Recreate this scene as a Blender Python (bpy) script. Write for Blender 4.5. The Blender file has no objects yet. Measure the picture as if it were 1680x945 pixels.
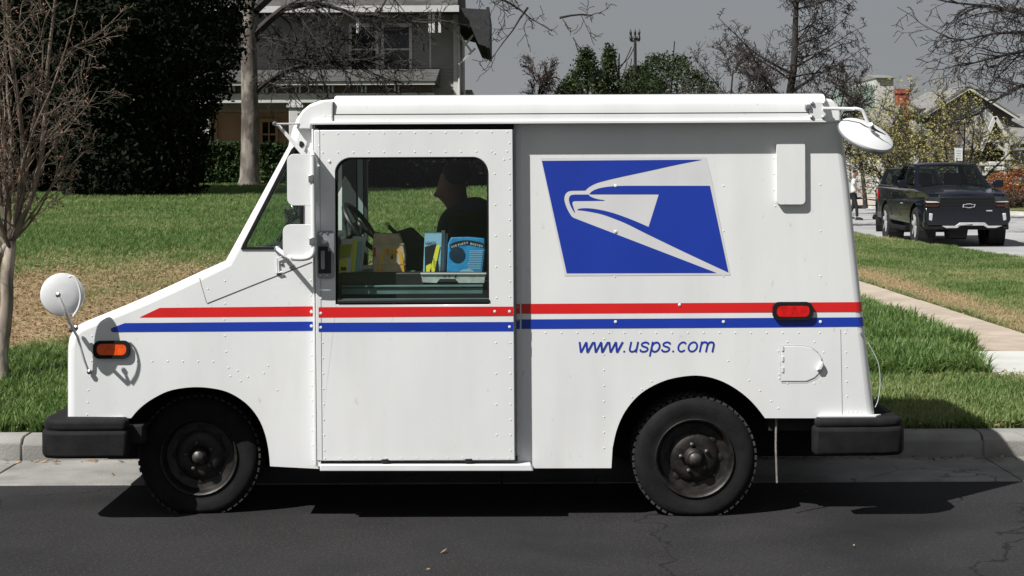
import bpy, bmesh, math, random
import numpy as np
from mathutils import Vector, Matrix, noise as mnoise
from mathutils.geometry import tessellate_polygon
R = math.radians
PI = math.pi
scene = bpy.context.scene
col = scene.collection

# ------------------------------------------------------------ camera
CY = 8.5; FPX = 2694.5; H = 1.805; ROLL = R(.25); PX0, PY0 = 840., 279.
cd = bpy.data.cameras.new('camera'); cam = bpy.data.objects.new('camera', cd); col.objects.link(cam)
cd.lens = FPX/1680*36; cd.sensor_width = 36; cd.clip_end = 2000
cd.shift_y = -(472.5-PY0)/1680
cam.matrix_world = Matrix.Translation((0, -CY, H)) @ Matrix.Rotation(ROLL, 4, 'Y') @ Matrix.Rotation(R(90), 4, 'X')
scene.camera = cam

# ------------------------------------------------------------ sky, sun, exposure
SUN = Vector((.68, .53, -1)).normalized()
world = bpy.data.worlds.new('World'); scene.world = world; world.use_nodes = True
nt = world.node_tree; nt.nodes.clear()
sky = nt.nodes.new('ShaderNodeTexSky'); sky.sky_type = 'NISHITA'; sky.sun_disc = False
sky.sun_elevation = math.asin(-SUN.z)
sky.sun_rotation = math.atan2(-SUN.x, -SUN.y)
sky.air_density = 1.0; sky.dust_density = .6
hs = nt.nodes.new('ShaderNodeHueSaturation'); hs.inputs['Saturation'].default_value = .25
tc = nt.nodes.new('ShaderNodeTexCoord')
cn = nt.nodes.new('ShaderNodeTexNoise'); cn.inputs['Scale'].default_value = 1.6; cn.inputs['Detail'].default_value = 6
cr = nt.nodes.new('ShaderNodeValToRGB')
cr.color_ramp.elements[0].position = .3; cr.color_ramp.elements[0].color = (1.0, 1.08, 1.24, 1)
cr.color_ramp.elements[1].position = .75; cr.color_ramp.elements[1].color = (1.62, 1.66, 1.76, 1)
mx = nt.nodes.new('ShaderNodeMix'); mx.data_type = 'RGBA'; mx.inputs['Factor'].default_value = .82
bg = nt.nodes.new('ShaderNodeBackground'); bg.inputs['Strength'].default_value = .1
out = nt.nodes.new('ShaderNodeOutputWorld')
nt.links.new(sky.outputs[0], hs.inputs['Color']); nt.links.new(hs.outputs[0], mx.inputs['A'])
nt.links.new(tc.outputs['Generated'], cn.inputs['Vector']); nt.links.new(cn.outputs['Fac'], cr.inputs['Fac'])
nt.links.new(cr.outputs[0], mx.inputs['B'])
nt.links.new(mx.outputs['Result'], bg.inputs['Color']); nt.links.new(bg.outputs[0], out.inputs[0])
ld = bpy.data.lights.new('sun', 'SUN'); ld.energy = 5.0; ld.angle = R(.5); ld.color = (1, .98, .945)
sun = bpy.data.objects.new('sun', ld); col.objects.link(sun)
sun.rotation_mode = 'QUATERNION'; sun.rotation_quaternion = SUN.to_track_quat('-Z', 'Y')
scene.view_settings.view_transform = 'Standard'; scene.view_settings.look = 'None'
scene.view_settings.exposure = .32; scene.view_settings.gamma = 1
scene.render.engine = 'CYCLES'
scene.cycles.transparent_max_bounces = 24; scene.cycles.max_bounces = 8

# ------------------------------------------------------------ helpers
def W(px, py, Y=0.):
    dx = px-PX0; dy = PY0-py; c = math.cos(ROLL); s = math.sin(ROLL)
    k = (CY+Y)/FPX
    return Vector(((dx*c+dy*s)*k, Y, H+(-dx*s+dy*c)*k))
def WD(px, py, D): return W(px, py, D-CY)
def V(px, py, Y=0.):
    w = W(px, py, Y); return (w.x, w.z)
def VL(pts, Y=0.): return [V(a, b, Y) for a, b in pts]
def lerp(a, b, t): return a+(b-a)*t
def sstep(a, b, x):
    t = max(0., min(1., (x-a)/(b-a))); return t*t*(3-2*t)
def catmull(pts, n=6):
    out_ = []; P = [pts[0]]+list(pts)+[pts[-1]]
    for i in range(1, len(P)-2):
        p0, p1, p2, p3 = (Vector(P[i+k]) for k in (-1, 0, 1, 2))
        for j in range(n):
            t = j/n
            out_.append(tuple(.5*((2*p1)+(p2-p0)*t+(2*p0-5*p1+4*p2-p3)*t*t+(3*p1-p0-3*p2+p3)*t**3)))
    out_.append(tuple(pts[-1])); return out_
def rrect(x0, y0, x1, y1, r, n=5, rs=None):
    rs = rs or (r, r, r, r); out_ = []
    for (cx, cy, a0), rr in zip(((x0, y0, 180), (x1, y0, 270), (x1, y1, 0), (x0, y1, 90)), rs):
        sx = 1 if cx == x0 else -1; sy = 1 if cy == y0 else -1
        if rr <= 0: out_.append((cx, cy)); continue
        for k in range(n+1):
            a = R(a0+90*k/n); out_.append((cx+sx*rr+rr*math.cos(a), cy+sy*rr+rr*math.sin(a)))
    return out_

class MB:
    def __init__(s): s.v = []; s.f = []
    def add(s, vs, fs):
        o = len(s.v); s.v += [tuple(v) for v in vs]; s.f += [tuple(i+o for i in f) for f in fs]; return s
    def box(s, a, b):
        x0, y0, z0 = a; x1, y1, z1 = b
        if x0 > x1: x0, x1 = x1, x0
        if y0 > y1: y0, y1 = y1, y0
        if z0 > z1: z0, z1 = z1, z0
        return s.add([(x0,y0,z0),(x1,y0,z0),(x1,y1,z0),(x0,y1,z0),(x0,y0,z1),(x1,y0,z1),(x1,y1,z1),(x0,y1,z1)],
              [(0,3,2,1),(4,5,6,7),(0,1,5,4),(1,2,6,5),(2,3,7,6),(3,0,4,7)])
    def plate(s, loops, y0, y1=None):
        """polygon (x,z) with holes in the XZ plane at y0; thickness to y1"""
        flat = [p for l in loops for p in l]; n = len(flat)
        tris = tessellate_polygon([[Vector((p[0], p[1], 0)) for p in l] for l in loops])
        vs = [(p[0], y0, p[1]) for p in flat]; fs = []
        for t in tris:
            a, b, c = (Vector(flat[i]) for i in t)
            if (b-a).cross(c-a) < 0: t = (t[0], t[2], t[1])
            fs.append(tuple(t))                      # faces -Y
        if y1 is not None:
            vs += [(p[0], y1, p[1]) for p in flat]
            fs += [(t[0]+n, t[2]+n, t[1]+n) for t in list(fs)]
            o = 0
            for l in loops:
                m = len(l)
                area = sum(l[i][0]*l[(i+1) % m][1]-l[(i+1) % m][0]*l[i][1] for i in range(m))
                cw = (area > 0) == (o == 0)
                for i in range(m):
                    a, b = o+i, o+(i+1) % m
                    fs.append((a, b+0, b+n, a+n)[::-1] if cw else (a, b, b+n, a+n))
                o += m
        return s.add(vs, fs)
    def prism(s, poly, axis, a, b):
        """convex-ish polygon extruded along an axis: axis 'x': poly=(y,z); 'z': poly=(x,y); 'y': poly=(x,z)"""
        def P(p, t): return {'x': (t, p[0], p[1]), 'z': (p[0], p[1], t), 'y': (p[0], t, p[1])}[axis]
        n = len(poly)
        tris = tessellate_polygon([[Vector((p[0], p[1], 0)) for p in poly]])
        vs = [P(p, a) for p in poly]+[P(p, b) for p in poly]
        fs = [tuple(t) for t in tris]+[tuple(i+n for i in t[::-1]) for t in tris]+[(i, (i+1) % n, (i+1) % n+n, i+n) for i in range(n)]
        return s.add(vs, fs)
    def lathe(s, c, axis, prof, seg=24, a0=0, a1=360, close=True):
        c = Vector(c); ax = Vector(axis).normalized()
        u = ax.orthogonal().normalized(); w = ax.cross(u)
        n = len(prof); vs = []; fs = []
        for i in range(seg):
            a = 2*PI*i/seg; d = u*math.cos(a)+w*math.sin(a)
            for r_, h in prof: vs.append(c+d*r_+ax*h)
        for i in range(seg):
            j = (i+1) % seg
            for k in range(n-1): fs.append((i*n+k, j*n+k, j*n+k+1, i*n+k+1))
        return s.add(vs, fs)
    def tube(s, pts, r, seg=8, cap=True):
        pts = [Vector(p) for p in pts]; n = len(pts)
        rr = r if isinstance(r, (list, tuple)) else [r]*n
        vs = []; fs = []; u = None
        for i, p in enumerate(pts):
            d = (pts[min(i+1, n-1)]-pts[max(i-1, 0)])
            d = d.normalized() if d.length > 1e-9 else Vector((0, 0, 1))
            if u is None: u = d.orthogonal().normalized()
            else:
                u = u-d*u.dot(d); u = u.normalized() if u.length > 1e-6 else d.orthogonal().normalized()
            w = d.cross(u)
            for k in range(seg):
                a = 2*PI*k/seg; vs.append(p+(u*math.cos(a)+w*math.sin(a))*rr[i])
        for i in range(n-1):
            for k in range(seg):
                l = (k+1) % seg; fs.append((i*seg+k, i*seg+l, (i+1)*seg+l, (i+1)*seg+k))
        if cap: fs += [tuple(range(seg))[::-1], tuple((n-1)*seg+k for k in range(seg))]
        return s.add(vs, fs)
    def grid(s, rows):
        m = len(rows[0]); vs = [p for r_ in rows for p in r_]
        fs = [(i*m+j, i*m+j+1, (i+1)*m+j+1, (i+1)*m+j) for i in range(len(rows)-1) for j in range(m-1)]
        return s.add(vs, fs)
    def dome(s, c, r, h, axis=(0, -1, 0), seg=6):
        return s.lathe(c, axis, [(r, 0), (r*.75, h*.7), (0, h)], seg)
    def build(s, name, m, parent=None, bevel=0, seg=2, smooth=False, fix=True, kind=None, auto=None):
        me = bpy.data.meshes.new(name); me.from_pydata(s.v, [], s.f)
        if fix:
            bm = bmesh.new(); bm.from_mesh(me); bmesh.ops.recalc_face_normals(bm, faces=bm.faces); bm.to_mesh(me); bm.free()
        if smooth:
            me.polygons.foreach_set('use_smooth', [True]*len(me.polygons))
            try: me.set_sharp_from_angle(angle=R(auto or 40))
            except Exception: pass
        me.materials.append(m)
        o = bpy.data.objects.new(name, me); col.objects.link(o)
        if bevel:
            b = o.modifiers.new('bevel', 'BEVEL'); b.width = bevel; b.segments = seg; b.limit_method = 'ANGLE'; b.angle_limit = R(35)
            b.harden_normals = False
            me.polygons.foreach_set('use_smooth', [True]*len(me.polygons))
            try: me.set_sharp_from_angle(angle=R(35))
            except Exception: pass
        adopt(o, parent)
        if kind: o['kind'] = kind
        return o

def adopt(o, parent):
    if parent is None: return
    o.parent = parent
    root = parent
    while root.parent: root = root.parent
    if parent is root and root.type == 'EMPTY':
        rot = Matrix.Rotation(root.rotation_euler.z, 4, 'Z')
        o.matrix_parent_inverse = (Matrix.Translation(root.location) @ rot).inverted()
def thing(name, label, cat, loc=(0, 0, 0), group=None):
    o = bpy.data.objects.new(name, None); col.objects.link(o); o.location = loc
    o.empty_display_size = .2
    return tag(o, label, cat, group)
def tag(o, label=None, cat=None, group=None, kind=None):
    if label: o['label'] = label
    if cat: o['category'] = cat
    if group: o['group'] = group
    if kind: o['kind'] = kind
    return o
def copy_tree(o, parent=None):
    c = o.copy(); col.objects.link(c)
    if parent: c.parent = parent
    for ch in list(o.children): copy_tree(ch, c)
    return c
def fast_mesh(name, verts, faces_n, m, parent=None, kind=None, smooth=False):
    """verts (N,3) numpy; consecutive groups of faces_n verts are faces"""
    verts = np.asarray(verts, dtype=np.float32); nv = len(verts); nf = nv//faces_n
    me = bpy.data.meshes.new(name); me.vertices.add(nv); me.vertices.foreach_set('co', verts.ravel())
    me.loops.add(nv); me.loops.foreach_set('vertex_index', np.arange(nv, dtype=np.int32))
    me.polygons.add(nf); me.polygons.foreach_set('loop_start', np.arange(0, nv, faces_n, dtype=np.int32))
    me.polygons.foreach_set('loop_total', np.full(nf, faces_n, dtype=np.int32))
    me.update(); me.validate(); me.materials.append(m)
    o = bpy.data.objects.new(name, me); col.objects.link(o); adopt(o, parent)
    if kind: o['kind'] = kind
    return o

# ------------------------------------------------------------ materials
def mat(name, c, rough=.6, metal=0, vary=.12, vscale=6., bump=0., bscale=60., coat=0., c2=None, spec=.5, stretch=None, detail=5, sheen=0, cmix=(.35, .65)):
    m = bpy.data.materials.new(name); m.use_nodes = True; t = m.node_tree; b = t.nodes['Principled BSDF']
    g = t.nodes.new('ShaderNodeNewGeometry'); n = t.nodes.new('ShaderNodeTexNoise')
    n.inputs['Scale'].default_value = vscale; n.inputs['Detail'].default_value = detail
    src = g.outputs['Position']
    if stretch:
        mp = t.nodes.new('ShaderNodeMapping'); mp.inputs['Scale'].default_value = stretch
        t.links.new(src, mp.inputs['Vector']); src = mp.outputs[0]
    t.links.new(src, n.inputs['Vector'])
    r_ = t.nodes.new('ShaderNodeValToRGB'); e = r_.color_ramp.elements
    e[0].position, e[1].position = cmix
    lo = tuple(x*(1-vary) for x in c); hi = c2 if c2 else tuple(min(1, x*(1+vary)) for x in c)
    e[0].color = (*lo, 1); e[1].color = (*hi, 1)
    t.links.new(n.outputs['Fac'], r_.inputs['Fac']); t.links.new(r_.outputs[0], b.inputs['Base Color'])
    b.inputs['Roughness'].default_value = rough; b.inputs['Metallic'].default_value = metal
    b.inputs['Coat Weight'].default_value = coat; b.inputs['Coat Roughness'].default_value = .08
    b.inputs['Specular IOR Level'].default_value = spec
    if bump:
        n2 = t.nodes.new('ShaderNodeTexNoise'); n2.inputs['Scale'].default_value = bscale; n2.inputs['Detail'].default_value = 4
        bp = t.nodes.new('ShaderNodeBump'); bp.inputs['Strength'].default_value = bump; bp.inputs['Distance'].default_value = .01
        t.links.new(src, n2.inputs['Vector']); t.links.new(n2.outputs['Fac'], bp.inputs['Height']); t.links.new(bp.outputs[0], b.inputs['Normal'])
    return m
def glass(name, tint, ior=1.5, dirt=.0):
    m = bpy.data.materials.new(name); m.use_nodes = True; t = m.node_tree; t.nodes.clear()
    o = t.nodes.new('ShaderNodeOutputMaterial'); mixn = t.nodes.new('ShaderNodeMixShader'); g = t.nodes.new('ShaderNodeNewGeometry')
    dt = t.nodes.new('ShaderNodeVectorMath'); dt.operation = 'DOT_PRODUCT'; t.links.new(g.outputs['Normal'], dt.inputs[0]); t.links.new(g.outputs['Incoming'], dt.inputs[1])
    def mth(op, a, b=None):
        n = t.nodes.new('ShaderNodeMath'); n.operation = op
        for k, q in enumerate((a, b)):
            if q is None: continue
            if isinstance(q, (int, float)): n.inputs[k].default_value = q
            else: t.links.new(q, n.inputs[k])
        return n.outputs[0]
    r0 = ((ior-1)/(ior+1))**2
    f = mth('MULTIPLY_ADD', mth('POWER', mth('SUBTRACT', 1., mth('ABSOLUTE', dt.outputs['Value'])), 5.), (1-r0)*min(1, (ior-1)*2)); f.node.inputs[2].default_value = r0
    tr = t.nodes.new('ShaderNodeBsdfTransparent'); tr.inputs[0].default_value = (*tint, 1)
    gl = t.nodes.new('ShaderNodeBsdfGlossy'); gl.inputs['Roughness'].default_value = .02
    t.links.new(f, mixn.inputs[0]); t.links.new(tr.outputs[0], mixn.inputs[1]); t.links.new(gl.outputs[0], mixn.inputs[2])
    t.links.new(mixn.outputs[0], o.inputs[0]); return m
def leafmat(name, c, c2, vscale=1.2, trans=.3, rough=.6):
    m = bpy.data.materials.new(name); m.use_nodes = True; t = m.node_tree; b = t.nodes['Principled BSDF']; o = t.nodes['Material Output']
    g = t.nodes.new('ShaderNodeNewGeometry'); n = t.nodes.new('ShaderNodeTexNoise'); n.inputs['Scale'].default_value = vscale; n.inputs['Detail'].default_value = 8
    n.inputs['Roughness'].default_value = .75
    r_ = t.nodes.new('ShaderNodeValToRGB'); e = r_.color_ramp.elements; e[0].position = .35; e[1].position = .65
    e[0].color = (*c, 1); e[1].color = (*c2, 1)
    t.links.new(g.outputs['Position'], n.inputs['Vector']); t.links.new(n.outputs['Fac'], r_.inputs['Fac'])
    t.links.new(r_.outputs[0], b.inputs['Base Color']); b.inputs['Roughness'].default_value = rough
    b.inputs['Specular IOR Level'].default_value = .12 if rough > .7 else .3
    if trans:
        tl = t.nodes.new('ShaderNodeBsdfTranslucent'); ms = t.nodes.new('ShaderNodeMixShader'); ms.inputs[0].default_value = trans
        t.links.new(r_.outputs[0], tl.inputs[0]); t.links.new(b.outputs[0], ms.inputs[1]); t.links.new(tl.outputs[0], ms.inputs[2]); t.links.new(ms.outputs[0], o.inputs[0])
    return m
def addnoise(m, scale, lo, hi, col_, stretch=None, detail=8, rough_to=None, base_in=None):
    """lay a noise-masked stain or painted shadow pattern of colour col_ over a material's colour"""
    t = m.node_tree; b = t.nodes['Principled BSDF']; src = b.inputs['Base Color'].links[0].from_socket
    g = t.nodes.new('ShaderNodeNewGeometry'); mp = t.nodes.new('ShaderNodeMapping'); n = t.nodes.new('ShaderNodeTexNoise'); n.inputs['Detail'].default_value = detail; n.inputs['Scale'].default_value = scale
    mp.inputs['Scale'].default_value = stretch or (1, 1, 1); t.links.new(g.outputs['Position'], mp.inputs[0]); t.links.new(mp.outputs[0], n.inputs['Vector'])
    mr = t.nodes.new('ShaderNodeMapRange'); mr.inputs['From Min'].default_value = lo; mr.inputs['From Max'].default_value = hi; mr.inputs['To Max'].default_value = col_[3]
    t.links.new(n.outputs['Fac'], mr.inputs['Value']); mx_ = t.nodes.new('ShaderNodeMix'); mx_.data_type = 'RGBA'
    t.links.new(mr.outputs[0], mx_.inputs['Factor']); t.links.new(src, mx_.inputs['A']); mx_.inputs['B'].default_value = (*col_[:3], 1); t.links.new(mx_.outputs['Result'], b.inputs['Base Color']); return m
def cracks(m, scale, width, col_, warp=.25):
    t = m.node_tree; b = t.nodes['Principled BSDF']; src = b.inputs['Base Color'].links[0].from_socket
    g = t.nodes.new('ShaderNodeNewGeometry'); n = t.nodes.new('ShaderNodeTexNoise'); n.inputs['Scale'].default_value = 2.5; n.inputs['Detail'].default_value = 8
    va = t.nodes.new('ShaderNodeVectorMath'); va.operation = 'MULTIPLY_ADD'; va.inputs[1].default_value = (warp,)*3
    t.links.new(n.outputs['Color'], va.inputs[0]); t.links.new(g.outputs['Position'], va.inputs[2]); t.links.new(g.outputs['Position'], n.inputs['Vector'])
    v = t.nodes.new('ShaderNodeTexVoronoi'); v.feature = 'DISTANCE_TO_EDGE'; v.inputs['Scale'].default_value = scale; t.links.new(va.outputs[0], v.inputs['Vector'])
    mr = t.nodes.new('ShaderNodeMapRange'); mr.inputs['From Min'].default_value = width*.4; mr.inputs['From Max'].default_value = width; mr.inputs['To Min'].default_value = 1; mr.inputs['To Max'].default_value = 0
    t.links.new(v.outputs['Distance'], mr.inputs['Value']); mx_ = t.nodes.new('ShaderNodeMix'); mx_.data_type = 'RGBA'
    t.links.new(mr.outputs[0], mx_.inputs['Factor']); t.links.new(src, mx_.inputs['A']); mx_.inputs['B'].default_value = (*col_, 1); t.links.new(mx_.outputs['Result'], b.inputs['Base Color']); return m
M = {}
M['white'] = mat('van_white_paint', (.78, .785, .78), .32, vary=.035, vscale=3, coat=.35, bump=.012, bscale=9, stretch=(1, 1, .35))
addnoise(M['white'], 2.2, .5, .8, (.55, .54, .50, .26), (3.2, 3.2, .5)); addnoise(M['white'], 28, .66, .78, (.42, .38, .32, .45), (1, 1, .6), 4); addnoise(M['white'], 1.1, .45, .75, (.66, .68, .70, .5))
M['white_trim'] = mat('white_trim_paint', (.74, .75, .75), .35, vary=.04, bump=.02, bscale=40)
M['red'] = mat('red_stripe', (.66, .014, .016), .35, vary=.07, vscale=2.5, coat=.3)
M['blue'] = mat('blue_stripe', (.010, .040, .36), .35, vary=.07, vscale=2.5, coat=.3)
M['decal'] = mat('grey_decal', (.66, .66, .665), .4, vary=.03)
M['rubber'] = mat('black_rubber', (.010, .010, .011), .8, vary=.3, vscale=12, bump=.15, bscale=90, spec=.22)
M['tread'] = mat('dusty_tread_rubber', (.035, .034, .032), .9, vary=.5, vscale=30, bump=.3, bscale=120)
M['rim'] = mat('worn_black_steel', (.010, .0095, .009), .5, .2, vary=.4, vscale=18, bump=.1, c2=(.028, .023, .02))
M['nut'] = mat('dull_nut_steel', (.09, .085, .08), .5, .6, vary=.3, vscale=50)
M['black'] = mat('black_paint', (.012, .012, .013), .5, vary=.2)
M['under'] = mat('dark_underbody', (.012, .012, .012), .9, vary=.3)
M['seam'] = mat('panel_seam', (.05, .05, .055), .8)
M['chrome'] = mat('brushed_steel', (.55, .55, .56), .3, 1, vary=.1)
M['greymetal'] = mat('grey_latch_metal', (.3, .31, .33), .45, .5, vary=.15)
M['amber'] = mat('amber_lens', (.85, .10, .012), .15, vary=.15, vscale=40, coat=.5)
M['redlens'] = mat('red_lens', (.6, .008, .01), .15, vary=.2, vscale=40, coat=.5)
M['lining'] = mat('dark_cab_lining', (.035, .042, .042), .8, vary=.2)
M['teal'] = mat('teal_grey_metal', (.10, .17, .17), .5, vary=.15)
M['glass'] = glass('van_glass', (.72, .83, .77))
M['glass_clear'] = glass('door_glass', (.88, .93, .90))
M['glass_dark'] = glass('tinted_glass', (.16, .2, .2))
M['road_darkened'] = mat('darkened_concrete', (.020, .0195, .021), .9, vary=.25, vscale=1.2, bump=.7, bscale=140, detail=12, spec=.25)  # light concrete road; a dark fade over the foreground is put into its colour
addnoise(M['road_darkened'], 190, .5, .62, (.05, .047, .044, .6), None, 2); addnoise(M['road_darkened'], 55, .55, .7, (.055, .052, .05, .7), None, 3); addnoise(M['road_darkened'], .8, .5, .75, (.009, .009, .010, .8)); cracks(M['road_darkened'], .22, .0022, (.011, .011, .011), .6)
M['concrete'] = mat('kerb_concrete', (.27, .262, .245), .9, vary=.2, vscale=2.5, bump=.35, bscale=90, detail=10, spec=.3)
cracks(M['concrete'], .35, .002, (.13, .125, .12), .4); addnoise(M['concrete'], 4, .5, .72, (.15, .14, .13, .6))
M['walk'] = mat('pinkish_walk_concrete', (.44, .37, .30), .9, vary=.12, vscale=2.2, bump=.3, bscale=90, detail=10, spec=.3)
addnoise(M['walk'], 5, .5, .75, (.30, .24, .19, .5)); cracks(M['walk'], .3, .003, (.15, .12, .1), .4)
M['pale'] = mat('pale_concrete', (.52, .52, .49), .9, vary=.1, vscale=1.5, bump=.3, bscale=80, detail=10, spec=.3)
M['street'] = mat('pale_street_surface', (.36, .36, .36), .9, vary=.12, vscale=.6, bump=.3, bscale=60, detail=10, spec=.3)
# ------------------------------------------------------------ terrain
def edge_near(y): return 10.55-.05*y+ (sstep(6.5, 1.8, y)*3.2)     # kerb of the side street, rounded into the corner
def edge_far(y): return 19.5-.307*(min(y, 70)-53)+ (-.05*(y-70) if y > 70 else 0)+sstep(6.5, 1.8, y)*3
def TL(y):
    k = [(1.9, .14), (2.4, .17), (4, .38), (6, .60), (8, .76), (11, .9), (14, .99), (24, 1.17), (38, 1.37), (60, 1.5), (400, 2.5)]
    if y <= k[0][0]: return .14
    for (a, za), (b, zb) in zip(k, k[1:]):
        if y <= b: return lerp(za, zb, (y-a)/(b-a))
    return k[-1][1]
def TR(y): return lerp(.14, .12, sstep(2, 8, y))
def T(x, y):
    ys = y
    z = lerp(TL(ys), TR(ys), sstep(-.2, 3.0, x))
    if x > edge_far(y): z = .12+min(.75, .05*(x-edge_far(y)))+ .012*max(0, y-80)*.3
    elif y > 1.95: z += .015*mnoise.noise((x*.8, y*.8, 0))*sstep(2, 3, y)*(1-sstep(3.2, 4.1, x))
    return z
def dry(x, y):
    n = mnoise.noise((x*.55, y*.35, 3))*.7+mnoise.noise((x*1.9, y*1.2, 8))*.7
    if x < 2.2:
        y0_ = y; y = y+2.2*mnoise.noise((x*.33, 1.7, .2))+1.0*mnoise.noise((x*1.1, y*.4, 5.2))
        b = sstep(3.2, 4.2, y)*(1-sstep(6.8, 11.5, y))
        d = b*.92+n*.40+(.12 if y > 14 else -.12)
        d -= .55*(1-sstep(2.2, 3.6, y0_)); y = y0_
    else:
        w = math.exp(-((x-5.55)/.35)**2)*.85 if y > 4 else 0
        d = .16+n*.5+w+sstep(22, 30, y)*.12
        d += .35*math.exp(-(((x-7.4)/.9)**2+((y-17)/2.2)**2))
        if x < 4.4: d = -.1+n*.25
        if y < 4.35: d = .22+n*.35
    return max(0., min(1., d))
def ycoords():
    out_ = [1.86, 1.93, 2.1]; y = 2.1
    while y < 400:
        y += .22 if y < 12 else (.5 if y < 30 else (1.5 if y < 90 else 30)); out_.append(y)
    return out_
YS = ycoords()
def terrain_rows(cols, ys):
    return [[(c(y) if callable(c) else c) for c in cols] for y in ys]
def terrain_mesh(name, rows, ys, m, zf=T, parent=None):
    mb = MB(); d = []
    g = [[(x, y, zf(x, y)) for x in row] for row, y in zip(rows, ys)]
    mb.grid(g); o = mb.build(name, m, parent, smooth=True, fix=False)
    a = o.data.attributes.new('dry', 'FLOAT', 'POINT'); a.data.foreach_set('value', [dry(v[0], v[1]) for v in mb.v])
    return o
def soilmat():
    m = bpy.data.materials.new('lawn_soil'); m.use_nodes = True; t = m.node_tree; b = t.nodes['Principled BSDF']
    at = t.nodes.new('ShaderNodeAttribute'); at.attribute_name = 'dry'
    g = t.nodes.new('ShaderNodeNewGeometry'); n = t.nodes.new('ShaderNodeTexNoise'); n.inputs['Scale'].default_value = 7; n.inputs['Detail'].default_value = 10; n.inputs['Roughness'].default_value = .8
    ma = t.nodes.new('ShaderNodeMath'); ma.operation = 'MULTIPLY_ADD'; ma.inputs[1].default_value = 1.5; ma.inputs[2].default_value = -.75
    ad = t.nodes.new('ShaderNodeMath'); ad.operation = 'ADD'; ad.use_clamp = True
    r_ = t.nodes.new('ShaderNodeValToRGB'); e = r_.color_ramp.elements
    e[0].position = .15; e[0].color = (.028, .052, .012, 1); e[1].position = .85; e[1].color = (.34, .25, .15, 1)
    k = e.new(.5); k.color = (.15, .15, .065, 1)
    t.links.new(g.outputs['Position'], n.inputs['Vector']); t.links.new(n.outputs['Fac'], ma.inputs[0]); t.links.new(at.outputs['Fac'], ad.inputs[0]); t.links.new(ma.outputs[0], ad.inputs[1])
    t.links.new(ad.outputs[0], r_.inputs['Fac']); t.links.new(r_.outputs[0], b.inputs['Base Color']); b.inputs['Roughness'].default_value = 1; b.inputs['Specular IOR Level'].default_value = .1
    bp = t.nodes.new('ShaderNodeBump'); bp.inputs['Strength'].default_value = .6; bp.inputs['Distance'].default_value = .04
    n2 = t.nodes.new('ShaderNodeTexNoise'); n2.inputs['Scale'].default_value = 45; n2.inputs['Detail'].default_value = 6
    t.links.new(g.outputs['Position'], n2.inputs['Vector']); t.links.new(n2.outputs['Fac'], bp.inputs['Height']); t.links.new(bp.outputs[0], b.inputs['Normal'])
    return m
M['soil'] = soilmat()
colsL = [-300, -150, -80, -50, -35, -28]+[round(-24+.5*i, 3) for i in range(49)]+[.3, .6, 1, 1.5, 2, 2.5, 3]
colsR = [3+.4*i for i in range(4)]
def frac(t): return lambda y: lerp(4.6, edge_near(y), t)
allc = colsL+[3.4, 3.8, 4.25]+[frac(t) for t in (0, .1, .2, .3, .4, .5, .6, .7, .8, .9, 1)]
gl_ = terrain_mesh('ground', terrain_rows(allc, YS), YS, M['soil']); gl_['kind'] = 'structure'
far_c = [lambda y, d=d: edge_far(y)+d for d in (0, .5, 1.5, 3, 5, 8, 12, 17, 25, 40, 80, 200, 300)]
gr_ = terrain_mesh('ground', terrain_rows(far_c, YS), YS, M['soil'], zf=lambda x, y: T(x+.001, y)); gr_['kind'] = 'structure'
# base sheet below everything, out to the horizon
MB().grid([[(-600, -60, -.08), (600, -60, -.08)], [(-600, 900, -.08), (600, 900, -.08)]]).build('ground', M['soil'], kind='structure', fix=False)
# opposite side of the street, behind the camera
MB().box((-600, -60, -.05), (600, -11, .1)).build('ground', mat('far_verge_grass', (.06, .09, .03), 1, vary=.4, vscale=.5), kind='structure')
# roads
road = MB().grid([[(-200, -11, 0), (200, -11, 0)], [(-200, .95, 0), (200, .95, 0)]]).build('road', M['road_darkened'], kind='structure', fix=False)
ys2 = [.95, 1.86]+[y for y in YS if y > 1.9 and y < 300]
st = MB(); st.grid([[(edge_near(y)-.02, y, .004), (lerp(edge_near(y), edge_far(y), .5), y, .03), (edge_far(y)+.02, y, .004)] for y in ys2[1:]])
st.build('side_street', M['street'], kind='structure', fix=False, smooth=True)
MB().grid([[(12.4, .95, .002), (24, .95, .002)], [(12.4, 1.95, .002), (24, 1.95, .002)]]).build('side_street', M['street'], kind='structure', fix=False)
# gutter panels and kerb stones with joints
rg = random.Random(4)
gutter = MB().box((-200, .952, -.05), (12.4, 1.74, -.004)).build('gutter', M['concrete'], kind='structure')
kerb = MB().box((-200, 1.76, -.05), (12.4, 1.93, .10)).build('kerb', M['concrete'], kind='structure')
def piece(mb_mesh, name, parent, x, y=0, z=0):
    o = bpy.data.objects.new(name, mb_mesh); col.objects.link(o); o.parent = parent; o.location = (x, y, z); return o
gp = MB().box((.006, .952, -.02), (2.994, 1.745, .006)).build('gutter_panel', M['concrete'], gutter, bevel=.006)
kp = MB(); kp.prism([(1.748, -.04), (1.752, .105), (1.775, .135), (1.81, .148), (1.955, .15), (1.955, -.04)], 'x', .005, 2.995)
kp = kp.build('kerb_stone', M['concrete'], kerb, bevel=.008)
X0 = W(47, 740, 1.9).x-3*5
for i in range(10):
    x = X0+3*i
    if i == 0: gp.location.x = x; kp.location.x = x; continue
    for src in (gp, kp):
        c = src.copy(); col.objects.link(c); c.location = (x, 0, rg.uniform(-.002, .002))
# side street kerb
for nm, fn, off in (('kerb', edge_near, 0), ('kerb', edge_far, 0)):
    mb = MB(); rows = []
    for y in [q for q in YS if 1.9 < q < 160]:
        x = fn(y); s_ = -1 if fn is edge_near else 1
        rows.append([(x-s_*.0, y, -.04), (x-s_*.0, y, .11), (x+s_*.03, y, .14), (x+s_*.16, y, .14), (x+s_*.16, y, -.04)])
    mb.grid(rows); mb.build(nm, M['pale'], kind='structure')
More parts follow.
